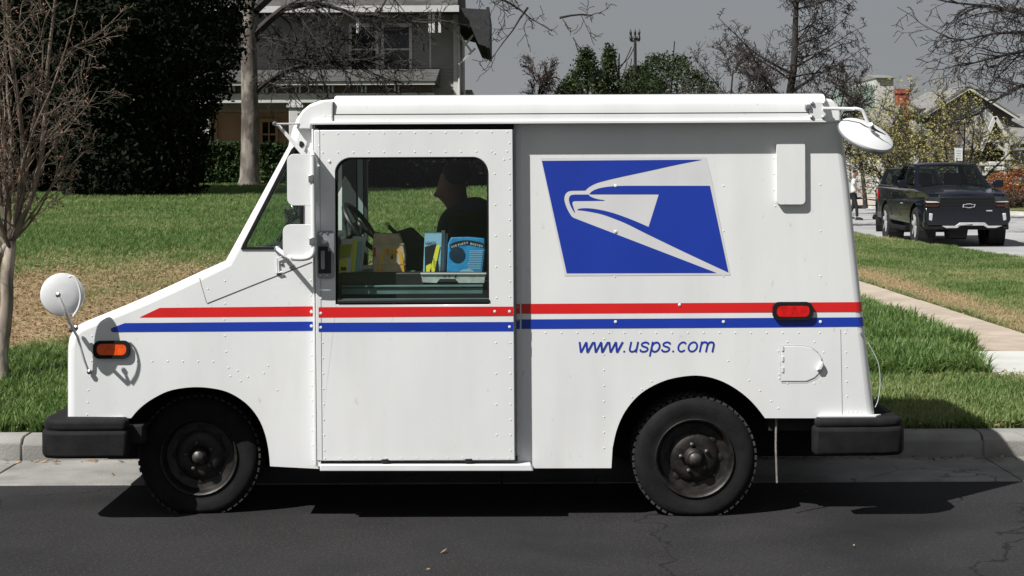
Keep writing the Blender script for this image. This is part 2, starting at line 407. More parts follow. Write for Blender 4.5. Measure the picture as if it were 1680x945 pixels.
# pavement slabs of the path running away from the street, and along it
walk = MB().box((4.3, 4.4, .0), (5.12, 46, .125)).build('footpath', M['walk'], kind='structure')
n_ = 0; y = 4.42
src = None
while y < 44:
    L = 1.45
    if src is None:
        src = MB().box((4.302, 0, .05), (5.118, L, .150)).build('paving_slab', M['walk'], walk, bevel=.008); src.location.y = 6.3; y = 6.3
    else:
        c = src.copy(); col.objects.link(c); c.location = (rg.uniform(-.006, .006), y, rg.uniform(-.004, .004))
    y += L+.015
pad = MB().box((3.2, 4.37, .0), (13.2, 4.5, .135)).build('footpath', M['pale'], kind='structure')
src = None
for i in range(6):
    if src is None: src = MB().box((0, 4.52, .05), (1.48, 6.285, .156)).build('paving_slab', M['pale'], pad, bevel=.008); src.location.x = 3.85; continue
    c = src.copy(); col.objects.link(c); c.location = (3.85+i*1.495, 0, rg.uniform(-.003, .003))
# pale driveway of the white house beyond the side street
p = [WD(1380, 336, 74), WD(1500, 336, 72), WD(1500, 318, 80), WD(1360, 318, 82)]
MB().add([(q.x, q.y, T(q.x, q.y)+.03) for q in p], [(0, 1, 2, 3)]).build('driveway', mat('sandy_drive', (.42, .37, .30), .95, vary=.12), kind='structure', fix=False)

# ------------------------------------------------------------ grass
def grassmat():
    m = bpy.data.materials.new('grass_blades'); m.use_nodes = True; t = m.node_tree; b = t.nodes['Principled BSDF']; o = t.nodes['Material Output']
    at = t.nodes.new('ShaderNodeAttribute'); at.attribute_name = 'dry'; at.attribute_type = 'INSTANCER'
    oi = t.nodes.new('ShaderNodeObjectInfo'); g = t.nodes.new('ShaderNodeNewGeometry')
    n = t.nodes.new('ShaderNodeTexNoise'); n.inputs['Scale'].default_value = 1.3; n.inputs['Detail'].default_value = 6
    t.links.new(g.outputs['Position'], n.inputs['Vector'])
    m1 = t.nodes.new('ShaderNodeMath'); m1.operation = 'MULTIPLY_ADD'; m1.inputs[1].default_value = .5; m1.inputs[2].default_value = -.25
    m2 = t.nodes.new('ShaderNodeMath'); m2.operation = 'ADD'; m3 = t.nodes.new('ShaderNodeMath'); m3.operation = 'MULTIPLY_ADD'; m3.inputs[1].default_value = .6; m3.inputs[2].default_value = -.3
    m4 = t.nodes.new('ShaderNodeMath'); m4.operation = 'ADD'; m4.use_clamp = True
    t.links.new(oi.outputs['Random'], m1.inputs[0]); t.links.new(n.outputs['Fac'], m3.inputs[0])
    t.links.new(at.outputs['Fac'], m2.inputs[0]); t.links.new(m1.outputs[0], m2.inputs[1]); t.links.new(m2.outputs[0], m4.inputs[0]); t.links.new(m3.outputs[0], m4.inputs[1])
    r_ = t.nodes.new('ShaderNodeValToRGB'); e = r_.color_ramp.elements
    e[0].position = 0; e[0].color = (.115, .20, .052, 1); e[1].position = .95; e[1].color = (.56, .44, .27, 1)
    for p_, c_ in ((.25, (.225, .30, .10)), (.5, (.33, .36, .155)), (.7, (.46, .40, .22))):
        k = e.new(p_); k.color = (*c_, 1)
    t.links.new(m4.outputs[0], r_.inputs['Fac']); t.links.new(r_.outputs[0], b.inputs['Base Color'])
    b.inputs['Roughness'].default_value = .5; b.inputs['Specular IOR Level'].default_value = .35
    tl = t.nodes.new('ShaderNodeBsdfTranslucent'); ms = t.nodes.new('ShaderNodeMixShader'); ms.inputs[0].default_value = .45
    t.links.new(r_.outputs[0], tl.inputs[0]); t.links.new(b.outputs[0], ms.inputs[1]); t.links.new(tl.outputs[0], ms.inputs[2]); t.links.new(ms.outputs[0], o.inputs[0])
    return m
M['grass'] = grassmat()
def tuft(seed, n=9, h=.09, w=.0045, spread=.035):
    rn = random.Random(seed); mb = MB()
    for _ in range(n):
        a = rn.uniform(0, 2*PI); r0 = rn.uniform(0, spread); bx, by = r0*math.cos(a), r0*math.sin(a)
        la = a+rn.uniform(-1.2, 1.2); lean = rn.uniform(.15, .95); hh = h*rn.uniform(.55, 1.15); fa = la+PI/2+rn.uniform(-.5, .5)
        wx, wy = math.cos(fa)*w, math.sin(fa)*w; vs = []
        for k, (t_, ww) in enumerate(((0, 1), (.4, .9), (.75, .6), (1, 0))):
            d = lean*hh*t_*t_; z = hh*t_*(1-.25*lean*t_)
            cx, cy = bx+math.cos(la)*d, by+math.sin(la)*d
            if ww: vs += [(cx-wx*ww, cy-wy*ww, z), (cx+wx*ww, cy+wy*ww, z)]
            else: vs.append((cx, cy, z))
        mb.add(vs, [(0, 1, 3, 2), (2, 3, 5, 4), (4, 5, 6)])
    me = bpy.data.meshes.new('tuft'); me.from_pydata(mb.v, [], mb.f); me.materials.append(M['grass'])
    return bpy.data.objects.new('tuft', me)
tufts = [tuft(i) for i in range(3)]
def grass_group(tobj, seed):
    ng = bpy.data.node_groups.new('grass_scatter', 'GeometryNodeTree')
    ng.interface.new_socket('Geometry', in_out='INPUT', socket_type='NodeSocketGeometry')
    ng.interface.new_socket('Geometry', in_out='OUTPUT', socket_type='NodeSocketGeometry')
    N = ng.nodes.new; L = ng.links.new
    gi, go = N('NodeGroupInput'), N('NodeGroupOutput')
    dp = N('GeometryNodeDistributePointsOnFaces'); dp.inputs['Seed'].default_value = seed
    den = N('GeometryNodeInputNamedAttribute'); den.data_type = 'FLOAT'; den.inputs['Name'].default_value = 'dens'
    hg = N('GeometryNodeInputNamedAttribute'); hg.data_type = 'FLOAT'; hg.inputs['Name'].default_value = 'hgt'
    L(gi.outputs[0], dp.inputs['Mesh']); L(den.outputs['Attribute'], dp.inputs['Density'])
    oi = N('GeometryNodeObjectInfo'); oi.inputs['Object'].default_value = tobj
    ip = N('GeometryNodeInstanceOnPoints')
    rv = N('FunctionNodeRandomValue'); rv.data_type = 'FLOAT_VECTOR'
    rv.inputs['Min'].default_value = (-.12, -.12, 0); rv.inputs['Max'].default_value = (.12, .12, 6.283)
    rs = N('FunctionNodeRandomValue'); rs.data_type = 'FLOAT'; rs.inputs[2].default_value = .6; rs.inputs[3].default_value = 1.3
    mu = N('ShaderNodeMath'); mu.operation = 'MULTIPLY'
    L(rs.outputs[1], mu.inputs[0]); L(hg.outputs['Attribute'], mu.inputs[1])
    L(dp.outputs['Points'], ip.inputs['Points']); L(oi.outputs['Geometry'], ip.inputs['Instance']); L(rv.outputs[0], ip.inputs['Rotation']); L(mu.outputs[0], ip.inputs['Scale'])
    L(ip.outputs['Instances'], go.inputs[0]); return ng
def in_lawn(x, y):
    if y < 1.97 or x > edge_near(y)-.1: return False
    if 4.27 < x < 5.15 and y > 4.3: return False
    if x > 3.2 and 4.36 < y < 4.51: return False
    if x > 3.82 and 4.4 < y < 6.3: return False
    return True
def lawn(name, label, x0, x1, y0, y1, step, densf, hgtf):
    mb = MB(); idx = {}
    nx = int((x1-x0)/step); ny = int((y1-y0)/step); fs = []
    def vid(i, j):
        if (i, j) not in idx:
            x, y = x0+i*step, y0+j*step; idx[i, j] = len(mb.v); mb.v.append((x, y, T(x, y)-.004))
        return idx[i, j]
    for i in range(nx):
        for j in range(ny):
            x, y = x0+(i+.5)*step, y0+(j+.5)*step; D = y+CY
            px = PX0+x*FPX/D
            if not (-90 < px < 1770) or not in_lawn(x, y): continue
            mb.f.append((vid(i, j), vid(i+1, j), vid(i+1, j+1), vid(i, j+1)))
    o = mb.build(name, M['grass'], fix=False); tag(o, label, 'grass', kind='stuff')
    for nm, fn in (('dry', dry), ('dens', densf), ('hgt', hgtf)):
        a = o.data.attributes.new(nm, 'FLOAT', 'POINT'); a.data.foreach_set('value', [float(fn(v[0], v[1])) for v in mb.v])
    for k, tf in enumerate(tufts):
        pass
    ng = bpy.data.node_groups.new('g', 'GeometryNodeTree')
    ng.interface.new_socket('Geometry', in_out='INPUT', socket_type='NodeSocketGeometry'); ng.interface.new_socket('Geometry', in_out='OUTPUT', socket_type='NodeSocketGeometry')
    gi, go, jn = ng.nodes.new('NodeGroupInput'), ng.nodes.new('NodeGroupOutput'), ng.nodes.new('GeometryNodeJoinGeometry')
    for k, tf in enumerate(tufts):
        g = ng.nodes.new('GeometryNodeGroup'); g.node_tree = GG[k]
        ng.links.new(gi.outputs[0], g.inputs[0]); ng.links.new(g.outputs[0], jn.inputs[0])
    ng.links.new(jn.outputs[0], go.inputs[0])
    md = o.modifiers.new('scatter', 'NODES'); md.node_group = ng
    return o
GG = [grass_group(t_, i+3) for i, t_ in enumerate(tufts)]
def dL(x, y):
    d = dry(x, y); hid = 1.
    if y < 9 and x > -2.6: hid = .1
    base = 700 if y < 8 else lerp(420, 130, sstep(8, 26, y))
    return base/3*hid*(1-.55*max(0, d-.35)/.65)
def hL(x, y):
    d = dry(x, y); D = y+CY
    return lerp(1., .42, d)*(1.25 if y < 3.4 else .85)*lerp(1, 1.5, sstep(20, 45, D))
def dR(x, y):
    if x < 2.2 and y < 12: return 10
    if x < 4.4 and y > 4.5: return 330
    return lerp(330, 110, sstep(4, 30, y))*(1-.4*dry(x, y))
def hR(x, y):
    if x < 4.4 and y > 4.5: return lerp(1.4, 2.3, mnoise.noise((x*2, y*2, 1))*.5+.5)
    if y < 4.4: return .95*lerp(1, .7, dry(x, y))
    return lerp(.8, .4, dry(x, y))*lerp(1, 1.4, sstep(20, 45, y+CY))
lawn('grass', 'green and straw coloured lawn sloping up to the left of the van', -15, 1.2, 1.98, 38, .3, dL, hL)
lawn('grass', 'lush green verge grass behind the rear of the van beside the footpath', 1.2, 11, 1.98, 42, .2, dR, hR)
def fsm(mb_): pass
# leaf litter
def litter(name, label, spots, seed, zf=None):
    rn = random.Random(seed); vs = []
    for (x, y) in spots:
        s_ = rn.uniform(.008, .026); a = rn.uniform(0, 2*PI); z = zf(x, y)+rn.uniform(.003, .012) if zf else T(x, y)+rn.uniform(.01, .05)
        ti = Vector((rn.uniform(-.5, .5), rn.uniform(-.5, .5), 1)).normalized(); u = Vector((math.cos(a), math.sin(a), 0)); u = (u-ti*u.dot(ti)).normalized(); w = ti.cross(u)
        c = Vector((x, y, z)); vs += [c-u*s_, c-w*s_*.5, c+u*s_, c+w*s_*.5]
    o = fast_mesh(name, [tuple(v) for v in vs], 4, leafmat('dead_leaves', (.14, .075, .04), (.46, .35, .21), 25, .1)); return tag(o, label, 'leaves', kind='stuff')
rn = random.Random(11); sp = []
while len(sp) < 24000:
    y = rn.uniform(2.2, 15); x = rn.uniform(-7.5, -1.2)
    if rn.random() < dry(x, y)**1.5: sp.append((x, y))
litter('fallen_leaves', 'dead straw and leaves on the bare bank left of the van', sp, 1)
sp = [(rn.gauss(3.2, .45), 4.45+abs(rn.gauss(0, .22))) for _ in range(1600)]
sp += [(rn.uniform(5.15, 5.6), rn.uniform(5, 30)) for _ in range(1500)]
litter('fallen_leaves', 'brown dead leaves at the foot of the tall grass behind the van', sp, 2)
sp = [(rn.uniform(-6, 7), 1.97+abs(rn.gauss(0, .09))) for _ in range(1300)]
litter('fallen_leaves', 'dead leaves and soil along the back of the kerb', sp, 3)
sp = [(rn.uniform(-6, 9), 1.73-abs(rn.gauss(0, .05))) for _ in range(500)]+[(rn.uniform(-6, 9), rn.uniform(-1.5, 1.7)) for _ in range(30)]
litter('fallen_leaves', 'grit and leaf scraps lying in the gutter along the kerb', sp, 4, lambda x, y: .006)
# ------------------------------------------------------------ the delivery van
VW = 1.90
van = thing('delivery_van', 'boxy white mail van with red and blue stripes parked at the kerb', 'van', (0, .95, 0))
WS0, WS1 = (368, 428), (471, 240)        # foot and head of the windscreen
topP = [(108, 686), (108, 640), (108, 590), (108.5, 570), (111, 554), (117, 543), (126, 534), (138, 528), (155, 521), (200, 503), (240, 486), (282, 467), (325, 447), WS0,
        WS1, (474, 226), (478, 211), (485, 194), (495, 180), (508, 170), (524, 164), (548, 162), (700, 161.5), (900, 161), (1100, 160.5), (1350, 160), (1362, 161.5), (1372, 167), (1378, 177), (1381, 190), (1385, 225), (1395, 300), (1404, 385), (1414, 480), (1422, 550), (1430, 620), (1438, 686)]
TP = [Vector(V(*p)) for p in topP]
rr = .045
def normals(P):
    out_ = []
    for i in range(len(P)):
        d = (P[min(i+1, len(P)-1)]-P[max(i-1, 0)]).normalized(); out_.append(Vector((d.y, -d.x)))   # to the right of travel = inwards
    out_[0] = Vector((1, 0)); out_[-1] = Vector((-1, 0)); return out_
NN = normals(TP); INS = [p+n*rr for p, n in zip(TP, NN)]
archF = [(443, 765), (441, 742), (436, 716), (427, 692), (413, 671), (395, 655), (373, 643), (348, 637), (322, 635), (297, 637), (275, 642), (256, 651), (240, 661), (226, 673), (215, 686)]
archR = [(1255, 686), (1243, 670), (1228, 654), (1209, 639), (1188, 627), (1165, 619), (1142, 616), (1118, 618), (1095, 623), (1073, 632), (1052, 645), (1035, 662), (1021, 683), (1011, 708), (1005, 735), (1003, 768)]
bottom = VL(archR+[(520, 769), ]+archF)
archF = catmull(archF, 3); archR = catmull(archR[:-1], 3)+[archR[-1]]; archF, archR = [tuple(q) for q in archF], [tuple(q) for q in archR]
bottom = VL(archR+[(520, 769), ]+archF)
side_out = [tuple(p) for p in INS]+bottom
qwin_out = [(395, 409), (398, 401), (478, 245), (484, 239), (491, 246), (498, 262), (498, 404), (497, 409)]
qwin_in = [(404, 405), (405, 400), (480, 256), (484, 252), (488, 258), (492, 268), (492, 403), (491, 405)]
door_hole = rrect(*V(549, 505), *V(806, 254), .09)
def side(y0, y1, name, far=False):
    mb = MB().plate([side_out, VL(qwin_in), door_hole], y0, y1)
    return mb.build(name, M['white'], van, smooth=True)
sd = side(0, .018, 'body_side'); 
# far side: the door there stands open, a wider opening
fh = rrect(*V(549, 520), *V(830, 252), .06)
MB().plate([side_out, VL(qwin_in), fh], VW-.018, VW).build('body_side', M['white'], van, smooth=True)
# the skin across the width
ks = 5
def section(i, yend):
    p, n = TP[i], NN[i]; row = []
    for k in range(ks+1):
        t = k/ks*PI/2; q = p+n*rr*(1-math.sin(t)); row.append((q.x, rr*(1-math.cos(t)), q.y))
    return row+([(p.x, yend, p.y)] if yend else [])
def mirror_row(row): return [(x, VW-y, z) for x, y, z in row]
def skin(i0, i1, name, m=M['white'], full=True, nxt=None):
    mb = MB(); rows = []
    for i in range(i0, i1+1):
        r0 = section(i, .11); r1 = mirror_row(r0)[::-1]
        rows.append((r0, r1))
    if full is True: mb.grid([a+b for a, b in rows])
    elif full == 'near': mb.grid([a for a, b in rows])
    else: mb.grid([b for a, b in rows])
    return mb.build(name, m, van, smooth=True)
iw = topP.index(WS0)
skin(0, 3, 'front_panel'); skin(3, iw, 'hood'); [skin(iw, iw+1, 'windscreen_pillar', full=s_) for s_ in ('near', 'far')]
ir = topP.index((1350, 160)); skin(iw+1, ir, 'roof'); skin(ir, len(TP)-1, 'rear_panel')
# windscreen glass
a, b = TP[iw], TP[iw+1]; n = NN[iw]
q0, q1 = a+n*.012, b+n*.012
MB().add([(q0.x, .11, q0.y), (q0.x, VW-.11, q0.y), (q1.x, VW-.11, q1.y), (q1.x, .11, q1.y)], [(0, 1, 2, 3)]).build('windscreen', glass('windscreen_glass', (.80, .90, .85), 1.05), van, fix=False)
# quarter window: gasket and pane
f = MB().plate([VL(qwin_out), VL(qwin_in)], -.008, .012).build('window_gasket', M['rubber'], van, bevel=.003)
MB().plate([VL(qwin_in)], .006).build('quarter_window', M['glass'], van, fix=False)
MB().plate([VL(qwin_in)], VW-.006).build('quarter_window', M['glass'], van, fix=False)
# cab lining (dark inside), floor, dashboard, bulkhead
LI = .022
lin_out = VL([(499.5, 182), (1360, 178), (1400, 600), (499.5, 600)])
for y in (LI, VW-LI-.004):
    hole = [door_hole] if y < 1 else [fh]
    MB().plate([lin_out]+hole, y, y+.004).build('cab_lining', M['lining'], van)
zr = V(500, 176)[1]-.03
MB().box((V(486, 0)[0], .03, zr), (V(1340, 0)[0], VW-.03, zr-.01)).build('headliner', M['lining'], van)
MB().box((V(300, 0)[0], .57, V(0, 700)[1]), (V(1400, 0)[0], VW-.57, V(0, 690)[1])).build('floor', M['under'], van)
MB().prism([V(815, 168), V(822, 168), V(822, 690), V(815, 690)], 'y', .03, VW-.03).build('bulkhead', M['lining'], van)
MB().prism(VL([(340, 452), (372, 428), (400, 412), (470, 398), (520, 400), (540, 430), (540, 600), (330, 600)]), 'y', .05, VW-.05).build('dashboard', mat('dashboard_vinyl', (.03, .03, .032), .7, vary=.3), van, bevel=.01)
MB().box((V(553, 0)[0], .12, V(0, 600)[1]), (V(812, 0)[0], .80, V(0, 452)[1])).build('mail_tray', M['black'], van, bevel=.01)
MB().box((V(556, 0)[0], .045, V(0, 487)[1]), (V(790, 0)[0], .055, V(0, 476)[1])).build('shelf_rail', M['teal'], van, bevel=.004)
MB().box((V(556, 0)[0], .035, V(0, 475)[1]), (V(790, 0)[0], .075, V(0, 472)[1])).build('shelf_rail', M['teal'], van, bevel=.002)
# door on the far side, slid half down behind the seat, and its pillar
MB().box((V(549, 0)[0], VW-.05, V(0, 760)[1]), (V(830, 0)[0], VW-.02, V(0, 512)[1])).build('passenger_door', M['lining'], van)
p0 = W(577, 262, VW-.05); p1 = W(584, 470, VW-.05)
MB().box((p0.x, VW-.1, p1.z), (W(584, 0, VW-.05).x, VW-.02, p0.z+.04)).build('door_pillar', M['lining'], van)
MB().box((W(586, 0, VW-.05).x, VW-.09, p1.z), (W(595, 0, VW-.05).x, VW-.03, p0.z+.04)).build('door_pillar', mat('pillar_grey_green', (.28, .34, .33), .5), van)
MB().box((W(597, 0, VW-.05).x, VW-.1, p1.z), (W(602, 0, VW-.05).x, VW-.02, p0.z+.04)).build('door_pillar', M['lining'], van)
# steering wheel
sw = MB(); c = W(592, 372, 1.05); ax = Vector((.80, -.16, .57)).normalized(); u = ax.orthogonal().normalized(); w = ax.cross(u)
ring = [c+(u*math.cos(t*PI/16)+w*math.sin(t*PI/16))*.155 for t in range(33)]
sw.tube(ring, .015, 8, cap=False)
for t in (2, 13, 24): sw.tube([c, ring[t]], .010, 6)
sw.lathe(c-ax*.03, ax, [(.0, .05), (.04, .045), (.045, 0), (0.0, 0)], 12)
st_ = sw.build('steering_wheel', M['black'], van, smooth=True)
MB().tube([c, c-ax*.45], .025, 8).build('steering_column', M['black'], st_)
lv = MB(); lv.tube([W(566, 405, 1.0), W(569, 385, 1.0), W(566, 362, 1.0)], .006, 6); lv.tube([W(566, 366, 1.0), W(566, 356, 1.0)], .016, 8); lv.build('gear_lever', M['black'], van, smooth=True)
# cab fan behind the quarter window
fc = W(481, 352, .55)
fn = MB()
fd = Vector((.35, -.9, .1)).normalized()
for r_ in (.018, .03, .042, .054, .064): 
    u = fd.orthogonal().normalized(); w = fd.cross(u); off = fd*.03*(1-(r_/.064)**2)
    fn.tube([fc+off+(u*math.cos(t*PI/12)+w*math.sin(t*PI/12))*r_ for t in range(25)], .0016, 4, cap=False)
for k in range(12):
    a_ = k*PI/6; d_ = u*math.cos(a_)+w*math.sin(a_); fn.tube([fc+fd*.03, fc+fd*.018+d_*.04, fc+d_*.064], .0013, 4, cap=False)
fan = fn.build('fan_cage', M['chrome'], van, fix=False)
mt_ = MB().lathe(fc-fd*.05, fd, [(0, -.03), (.03, -.02), (.034, .03), (.0, .04)], 14)
for k in range(4):
    a_ = k*PI/2+.4; d_ = u*math.cos(a_)+w*math.sin(a_); e_ = fd.cross(d_)
    mt_.add([fc+d_*.01, fc+d_*.055-e_*.012, fc+d_*.055+e_*.018+fd*.01], [(0, 1, 2)])
mt_.tube([fc-fd*.06, W(462, 385, .6), W(455, 405, .6)], .009, 6)
mt_.build('fan_motor', M['black'], fan, smooth=True)

# ---- sliding door, standing proud of the side
DY0, DY1 = -.072, -.038
dpoly = VL([(523, 752), (845, 751), (841, 213), (518, 214)])
dwin = rrect(*V(553, 498), *V(802, 258), .085, rs=(.006, .006, .085, .085), n=8)
door = MB().plate([dpoly, dwin], DY0, DY1).build('sliding_door', M['white'], van, bevel=.004)
inner = rrect(*V(556, 489), *V(799, 260.5), .078, rs=(.004, .004, .078, .078), n=8)
gk = MB().plate([rrect(*V(551.8, 499.5), *V(803.2, 257), .088, rs=(.006, .006, .088, .088), n=8), inner], DY0+.006, DY1+.01).build('window_frame', M['rubber'], door)
MB().box((V(554, 0)[0], DY0-.004, V(0, 498.5)[1]), (V(802, 0)[0], DY0+.01, V(0, 493.5)[1])).build('window_rail', M['black'], door, bevel=.002)
MB().box((V(554, 0)[0], DY0+.002, V(0, 492.5)[1]), (V(801, 0)[0], DY0+.012, V(0, 491)[1])).build('window_rail', M['teal'], door)
MB().plate([inner], DY0+.022).build('window_pane', M['glass_clear'], door, fix=False)
# vertical posts at the leading edge
for a_, b_, y_, m_ in ((513, 516, -.05, 'white_trim'), (518.5, 524, -.066, 'white_trim')):
    MB().prism(VL([(a_, 212), (b_, 212), (b_+5, 762), (a_+5, 762)]), 'y', y_, .0).build('door_post', M[m_], van, bevel=.003)
MB().prism(VL([(516, 212), (518.5, 212), (523.5, 762), (521, 762)]), 'y', -.004, .0005).build('door_gap', M['seam'], van)
MB().prism(VL([(526.5, 214), (527.3, 214), (531.6, 750), (530.8, 750)]), 'y', DY0-.0012, DY0+.002).build('door_seam', M['greymetal'], door)
# track above and sill below
MB().prism([(-.085, V(0, 207.5)[1]), (-.085, V(0, 203)[1]), (-.078, V(0, 202)[1]), (.0, V(0, 202)[1]), (.0, V(0, 204.5)[1]), (-.06, V(0, 205)[1]), (-.062, V(0, 207.5)[1])], 'x', V(511, 0)[0], V(1350, 0)[0]).build('drip_rail', M['white_trim'], van, bevel=.002)
MB().box((V(517, 0)[0], -.036, V(0, 216)[1]), (V(842, 0)[0], -.001, V(0, 206)[1])).build('door_track', M['under'], van)
MB().box((V(524, 0)[0], -.055, V(0, 757)[1]), (V(846, 0)[0], -.001, V(0, 751)[1])).build('door_track', M['under'], van)
for px in (630, 766): MB().box((V(px-6, 0)[0], -.075, V(0, 758)[1]), (V(px+6, 0)[0], -.055, V(0, 752)[1])).build('door_roller', M['black'], van, bevel=.003)
MB().prism(VL([(528, 768), (875, 768), (870, 757.5), (528, 757.5)]), 'y', -.088, .0).build('door_sill', M['white_trim'], van, bevel=.004)
MB().box((V(841, 0)[0], -.036, V(0, 750)[1]), (V(844.5, 0)[0], -.001, V(0, 214)[1])).build('door_seal', M['greymetal'], van)
MB().box((V(844.8, 0)[0], -.006, V(0, 750)[1]), (V(853, 0)[0], -.001, V(0, 214)[1])).build('side_flange', M['white_trim'], van, bevel=.001)

# ---- roof cap, proud of the sides
def roofsec(off=0):
    z = lambda p: V(0, p)[1]
    half = [(-.066, z(202.5)), (-.066, z(192)), (-.060, z(190.5)), (-.060, z(189)), (-.056, z(178)), (-.050, z(170)), (-.036, z(164.5)), (-.01, z(161)), (.06, z(158.5)), (.35, z(156)), (VW/2, z(155))]
    return half+[(VW-y, zz) for y, zz in half[:-1][::-1]]
rcap = MB().prism(roofsec(), 'x', V(549, 0)[0], V(1350, 0)[0]).build('roof_cap', M['white'], van, smooth=True, auto=30)
zc = lambda p: V(0, p)[1]
MB().box((V(549.5, 0)[0], -.0672, zc(191.4)), (V(1349, 0)[0], -.06, zc(190.3))).build('roof_seam', M['seam'], rcap)
MB().box((V(547.5, 0)[0], -.068, zc(203)), (V(549.2, 0)[0], -.03, zc(170))).build('roof_seam', M['seam'], rcap)
# front corner of the roof cap flush with the cap's depth
MB().prism([V(549, 203), V(549, 170), V(544, 164), V(524, 166.5), V(509, 172), V(497, 182), V(489, 194), V(486, 212), V(513, 212), V(515, 203)], 'y', -.04, .02).build('roof_corner', M['white'], van, bevel=.028, seg=4)
MB().prism(VL([(1349, 161), (1363, 163), (1374, 172), (1378, 184), (1378, 200), (1349, 203)]), 'y', -.02, .02).build('roof_corner', M['white'], van, bevel=.012, seg=3)

# ---- stripes, wrapped round the rear corner
def rear_x(z):
    for p, q in zip(TP[ir:], TP[ir+1:]):
        if p.y >= z >= q.y: return lerp(p.x, q.x, (p.y-z)/(p.y-q.y)) if p.y != q.y else p.x
    return TP[-1].x
def surf(x, z):
    d = rear_x(z)-x
    if d >= rr: return 0., x
    d = max(d, 0); return rr-math.sqrt(max(0, rr*rr-(rr-d)**2)), x
def stripe(pts_top, pts_bot, name, m, y, parent, wrap=False, n=20):
    """two polylines left to right with equal counts"""
    mb = MB(); top = VL(pts_top); bot = VL(pts_bot); r1, r2 = [], []
    for (a, b), (c, d) in zip(zip(top, top[1:]), zip(bot, bot[1:])):
        for k in range(n):
            t = k/n; r1.append((lerp(a[0], b[0], t), lerp(a[1], b[1], t))); r2.append((lerp(c[0], d[0], t), lerp(c[1], d[1], t)))
    r1.append(top[-1]); r2.append(bot[-1])
    rows = []
    for r_ in (r1, r2):
        row = []
        for x, z in r_:
            if wrap and x > rear_x(z)-rr*1.6:
                t = (x-(rear_x(z)-rr*1.6))/(rr*1.6); xx = x; dy, _ = surf(xx, z); row.append((xx+.0015, dy-.0018, z))
            else: row.append((x, y, z))
        rows.append(row)
    mb.grid(rows[::-1]); return mb.build(name, m, parent, fix=False, smooth=True)
stripe([(262, 505), (513, 502.5)], [(229, 520.5), (513, 518.8)], 'red_stripe', M['red'], -.0016, van)
stripe([(186, 537), (205, 530), (513, 527.5)], [(186, 545), (205, 544.5), (513, 542.5)], 'blue_stripe', M['blue'], -.0016, van)
MB().plate([[(V(186, 541)[0]+.013*math.cos(a_)*1.0, V(186, 541)[1]+.0125*math.sin(a_)) for a_ in [k*PI/8 for k in range(16)]]], -.0013).build('blue_stripe', M['blue'], van, fix=False)
stripe([(525.5, 502), (842.5, 501)], [(525.5, 518.6), (842.5, 516)], 'red_stripe', M['red'], DY0-.0016, door)
stripe([(525.5, 527.3), (842.5, 526)], [(525.5, 542), (842.5, 541)], 'blue_stripe', M['blue'], DY0-.0016, door)
stripe([(854, 498.5), (1330, 496), (1414.5, 495.5)], [(854, 514.5), (1330, 512), (1416, 511.5)], 'red_stripe', M['red'], -.0016, van, True, 60)
stripe([(854, 524), (1330, 521), (1417, 520.5)], [(854, 539.5), (1330, 536.5), (1419.5, 535.5)], 'blue_stripe', M['blue'], -.0016, van, True, 60)

stripe([(845, 498.6), (853, 498.5)], [(845, 514.6), (853, 514.5)], 'red_stripe', M['red'], -.0076, van)
stripe([(845, 524), (853, 524)], [(845, 539.5), (853, 539.5)], 'blue_stripe', M['blue'], -.0076, van)
# ---- eagle decal (traced in the plane of the side)
def Z(pts): return [V(870+x*.24338, 240+y*.24338) for x, y in pts]
MB().plate([Z([(68, 78), (1185, 73), (1215, 190), (1350, 868), (232, 874)])], -.0012).build('decal_panel', M['decal'], van, fix=False)
A = [(78, 98), (1158, 90)]+catmull([(1158, 90), (980, 125), (800, 165), (600, 208), (500, 232), (440, 250), (395, 274), (370, 297)], 4)[1:]+[(300, 298)]+catmull([(290, 298), (258, 302), (236, 320), (228, 350), (234, 385), (250, 425), (276, 468), (292, 482)], 4)+[(1255, 853), (245, 855)]
B = [(1210, 266), (1335, 850)]+catmull([(1320, 843), (1060, 722), (800, 597), (650, 522), (560, 485), (480, 457), (400, 440), (340, 431), (316, 430)], 4)+catmull([(320, 424), (345, 418), (400, 418), (470, 428), (560, 450), (680, 493), (797, 543)], 4)+[(866, 323), (397, 323)]+catmull([(404, 312), (430, 295), (480, 279), (560, 269), (640, 266)], 4)[1:]
C_ = catmull([(393, 325), (340, 325), (290, 326), (268, 334), (260, 355), (265, 385), (278, 415), (296, 446)], 4)+catmull([(300, 443), (288, 405), (282, 380), (292, 368)], 4)+[(500, 366)]+catmull([(498, 362), (460, 357), (425, 347), (404, 337), (393, 325)], 4)[:-1]
em = MB()
for s_ in (A, B, C_): em.plate([Z(s_)], -.0024)
em.build('eagle_emblem', M['blue'], van, fix=False)

